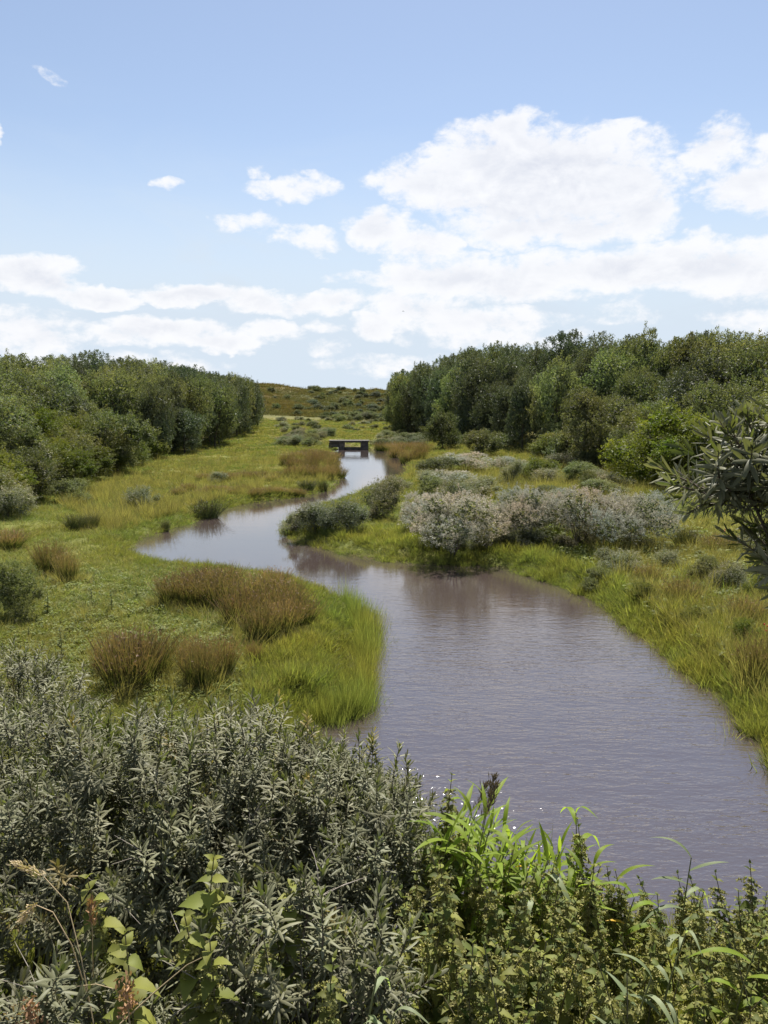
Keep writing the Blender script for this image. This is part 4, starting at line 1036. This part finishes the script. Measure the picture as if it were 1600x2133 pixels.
def reed(u, vtop, Y, label, n=6, lean=.15, leanaz=0.0, set_=None, yellow=False, plume_=False, step=.065, sc_=1.0, group=None):
    set_ = set_ or RL
    x, y, z = at(u, vtop, Y); z0 = gz(x, y); H = max(z-z0, .5)
    bx_ = x-math.cos(leanaz)*lean*H; by_ = y-math.sin(leanaz)*lean*H; z0 = gz(bx_, by_); H = z-z0-.1
    o = thing('reed', label, 'reed', (bx_, by_, z0), 0, group)
    pos = lambda t: np.array([math.cos(leanaz)*lean*H*t*t, math.sin(leanaz)*lean*H*t*t, H*t])
    link('culm', MB().tube([pos(t) for t in np.linspace(0, 1, 9)], np.linspace(.0055, .0025, 9), 5).mesh('culm', M['culm']), o)
    th = rnd.uniform(0, 6.28)
    for i in range(n):
        t = 1-step*i/H*1.0; th += math.pi*rnd.uniform(.75, 1.25)
        c = link('leaf', YL if (yellow and i == 2) else rnd.choice(set_), o, pos(max(t, .05)))
        c.rotation_mode = 'QUATERNION'; c.rotation_quaternion = Quaternion((0, 0, 1), th) @ Quaternion((0, 1, 0), rnd.uniform(-.1, .25)-(.5 if i == 0 else 0))
        s = sc_*rnd.uniform(.8, 1.15)*(.75 if i == 0 else 1); c.scale = (s, s, s)
        if yellow and i == 2: c['label'] = 'withered yellow leaf'
    if plume_: q = link('plume', PLUME, o, pos(1.0)); q.rotation_euler = (0, rnd.uniform(.1, .5), 0)
    return o
for (u, v, Y, lab, kw) in [
    (1200, 1655, 3.7, 'upright bright reed with two leaves standing alone against the water', dict(n=4, lean=-.03)),
    (1055, 1690, 3.75, 'bright backlit reed with long blades pointing right at the top of the reed group', dict(n=7, lean=.1)),
    (1100, 1720, 3.6, 'reed with long level blades just behind the withered yellow leaf', dict(n=7, yellow=True, lean=.2)),
    (1020, 1640, 3.9, 'reed with a dark plume left of the reed group top', dict(n=7, plume_=True, lean=.1)),
    (1000, 1655, 3.95, 'tall reed with a dark plume leaning right above the nettles', dict(n=7, plume_=True, lean=.15)),
    (975, 1640, 3.9, 'thin reed nearest the tallest nettle stalk', dict(n=6, lean=.1)),
    (1000, 1755, 3.5, 'bright reed low in the left of the reed group', dict(n=7)),
    (885, 1690, 3.7, 'bright reed squeezed between the shrub and the nettles', dict(n=5)),
    (1245, 1765, 3.5, 'reed with bright blades right of the lone upright reed', dict(n=7)),
    (1160, 1790, 3.4, 'short bright reed behind the nettle tops', dict(n=6)),
    (1290, 1800, 3.6, 'short bright reed in the middle of the nettle edge', dict(n=6)),
    (1330, 1830, 3.3, 'reed with an orange yellow leaf right of centre', dict(n=5, yellow=True)),
    (1445, 1745, 3.3, 'grey green arching reed with one bright tip on the right', dict(n=7, set_=RP, lean=.05)),
    (1150, 1750, 3.3, 'pale arching reed in front of the bright reeds', dict(n=5, set_=RP+RL)),
    (1060, 1780, 3.45, 'reed with crossing blades in the lower reed group', dict(n=6)),
    (1370, 1975, 2.2, 'pale reed with drooping blades low on the right', dict(n=6, set_=RP, sc_=.62)),
    (1440, 1890, 2.5, 'pale reed with hanging blades in the right part of the nettles', dict(n=6, set_=RP, sc_=.62)),
    (795, 1960, 1.95, 'pale green reed with broad blades at the bottom centre', dict(n=6, set_=RP, sc_=.625, lean=.1)),
    (835, 2040, 1.85, 'low reed with wide pale blades at the bottom centre', dict(n=5, set_=RP, sc_=.62)),
    (1590, 1920, 2.6, 'bright reed cut by the right frame edge', dict(n=6, sc_=.8))]:
    reed(u, v, Y, lab, **kw)
for j in range(44):
    u = 895+j*7.8+rnd.uniform(-8, 8); v = np.interp(u, [900, 950, 1010, 1100, 1240], [1720, 1690, 1640, 1690, 1770])+rnd.uniform(-10, 75)
    reed(u, v, rnd.uniform(3.35, 3.9), 'bright backlit reed %s of the reed group' % ('at the shrub end' if j < 9 else 'in the left part' if j < 18 else 'in the middle' if j < 27 else 'right of the middle' if j < 36 else 'at the right end'),
         n=rnd.randint(6, 8), lean=rnd.uniform(.08, .22), set_=RL[:3], sc_=rnd.uniform(.65, 1.0), plume_=(j in (9, 15)), group='bright reeds above the nettle bed')

# ------------------------------------------------------------------ dry stalks and small plants
def stalk(pts_px, label, mat='straw', head=True, name='grass_stalk', hm='straw'):
    P = np.array([at(*p) for p in pts_px]); b0 = P[0]
    o = thing(name, label, 'grass stalk', tuple(b0))
    L_ = P-b0; link('stem', MB().tube(L_, np.linspace(.0022, .0012, len(P)), 4).mesh('stem', M[mat]), o)
    if head:
        n = 90; t = rg.random(n)**.8; Pe, Pm = L_[-1], L_[-2]
        Q = Pm+(Pe-Pm)*t[:, None]+rg.normal(0, .005, (n, 3)); D = unit((Pe-Pm)+rg.normal(0, .03, (n, 3)))
        link('seed_head', MB().strips(Q, D, side_of(D), .018, .005, (0, .5, 1), (.3, 1, .2)).mesh('seed_head', M[hm]), o)
    return o
stalk([(195,2133,2.0),(170,2000,2.05),(140,1880,2.1),(90,1825,2.1),(30,1800,2.1)], 'tall dry grass stalk nodding left across the shaded shrub')
stalk([(190,2100,2.1),(150,1970,2.1),(110,1900,2.1),(75,1885,2.1),(45,1915,2.1)], 'dry grass stalk with its head drooping on the left')
stalk([(195,2060,2.1),(193,1980,2.1),(192,1930,2.1),(190,1880,2.1)], 'thin straight reddish stalk left of the pale nettle', hm='rust')
stalk([(250,2133,1.9),(330,2060,1.95),(390,2010,1.95),(420,1995,1.95)], 'pale straw stem slanting right at the bottom left', head=False)
stalk([(60,2133,2.0),(120,2060,2.0),(200,2050,2.0),(245,2062,2.0)], 'pale arched straw stem at the bottom left corner', head=False)
def tassel(u, v, Y, label, s=1.0):
    x, y, z = at(u, v, Y); o = thing('dock_plant', label, 'dock', (x, y, gz(x, y))); h = z-gz(x, y); b = MB(); n = 150
    link('stem', MB().tube([(0, 0, 0), (.01, 0, h*.5), (0, 0, h)], [.003, .003, .002], 5).mesh('stem', M['straw']), o)
    P = np.stack([rg.normal(0, .012, n), rg.normal(0, .012, n), h-rg.random(n)*.11], 1)*1.0; D = unit(rg.normal(size=(n, 3))+np.array([0, 0, .6]))
    link('seed_head', b.strips(P, D, side_of(D), .016*s, .007*s, (0, .5, 1), (.3, 1, .2)).mesh('seed_head', M['rust']), o)['kind'] = 'stuff'
tassel(262, 2040, 1.9, 'rust coloured seed head at the bottom left between the stalks')
tassel(60, 2080, 1.95, 'rust coloured seed head in the bottom left corner')
# mullein-like stalks and docks on the meadow
def spire(u, v, hpx, label, group=None):
    x, y, z = ground(u, v); h = hpx*y/1600; o = thing('dock_plant', label, 'dock', (x, y, z), 0, group)
    link('stem', MB().tube([(0, 0, 0), (.01, .01, h*.5), (0, 0, h)], [.012, .009, .004], 5).mesh('stem', M['culm']), o)
    n = 46; t = rg.random(n); th = rg.uniform(0, 6.28, n)
    P = np.stack([0*t, 0*t, t*h], 1); D = unit(np.stack([np.cos(th), np.sin(th), rg.uniform(.1, 1.2, n)], 1)); S = unit(np.cross(D, np.array([0, 0, 1.])))
    link('leaves', MB().strips(P, D, S, h*.28*(1-.6*t), h*.10*(1-.5*t), (0, .4, 1), (.2, 1, .05), np.array([0, 0, -.4])*np.ones((n, 1))).mesh('leaves', M['herb']), o)
for (u, v, h, lab) in [(128, 1372, 66, 'tall leafy dock standing above the left foreground shrub'), (232, 1272, 46, 'leafy dock in the middle of the near meadow'), (100, 1280, 58, 'leafy dock right of the green bush at the left edge'),
                       (315, 1290, 20, 'small dock by the edge of the rush bed'), (180, 1300, 22, 'small dock left of the middle one'), (60, 1330, 26, 'small dock below the green bush'), (190, 1250, 24, 'small dock above the middle one'), (285, 1245, 20, 'small dock up the meadow towards the water')]:
    spire(u, v, h, lab)
# a far bird crossing the sky
bm_ = MB(); bm_.strips(np.array([[0., 0, 0], [0, 0, 0]]), unit(np.array([[1., .15, .35], [-1, .15, .35]])), np.array([[0., 1, 0], [0, -1, 0]]), .34, .14, (0, .4, .7, 1), (1, .9, .6, .05), np.array([[0, 0, -.4]]*2))
bm_.tube([(0, -.2, 0), (0, -.1, 0), (0, .05, 0), (0, .16, 0), (0, .22, -.01)], [.012, .035, .05, .03, .006], 8)
thing('bird', 'small dark bird gliding low in the sky between the clouds', 'bird', at(840, 648, 130), .7, None, bm_.mesh('bird', M['dark_concrete'], True))
# rose hips on the right bank
def hips(u, v, label):
    x, y, z = ground(u, v); o = thing('rose_sprig', label, 'rose sprig', (x, y, z)); h = 30*y/1600+.3
    link('stem', MB().tube([(0, 0, 0), (.03, 0, h*.6), (.08, 0, h)], [.006, .005, .003], 5).mesh('stem', M['twig']), o)
    me = MB(); th = np.linspace(0, math.pi, 6)
    me.tube([(0, 0, -.02*math.cos(a)) for a in th], .016*np.sin(th)+.001, 8); me = me.mesh('hip', M['berry'], True)
    for j in range(7): link('hip', me, o, (rnd.uniform(-.06, .16), rnd.uniform(-.06, .06), h+rnd.uniform(-.14, .04)))
hips(1590, 1365, 'red rose hips at the right frame edge above the bank')
hips(1502, 1150, 'red rose hips seen under the silvery branches')
print('objects', len(bpy.data.objects))

# ---- labels: where several still read alike, say which one counting from the left of the view
from collections import defaultdict
same = defaultdict(list)
for o in C.objects:
    if o.get('category') and o.get('label'): same[o['label']].append(o)
ordn = ['first', 'second', 'third', 'fourth', 'fifth', 'sixth', 'seventh', 'eighth', 'ninth', 'tenth', 'eleventh', 'twelfth']
for lab, os_ in same.items():
    if 1 < len(os_) <= 12 and len(lab.split()) <= 13:
        os_.sort(key=lambda o: o.location.x/max(o.location.y, .5))
        for i, o in enumerate(os_): o['label'] = lab+', '+ordn[i]+' from left'
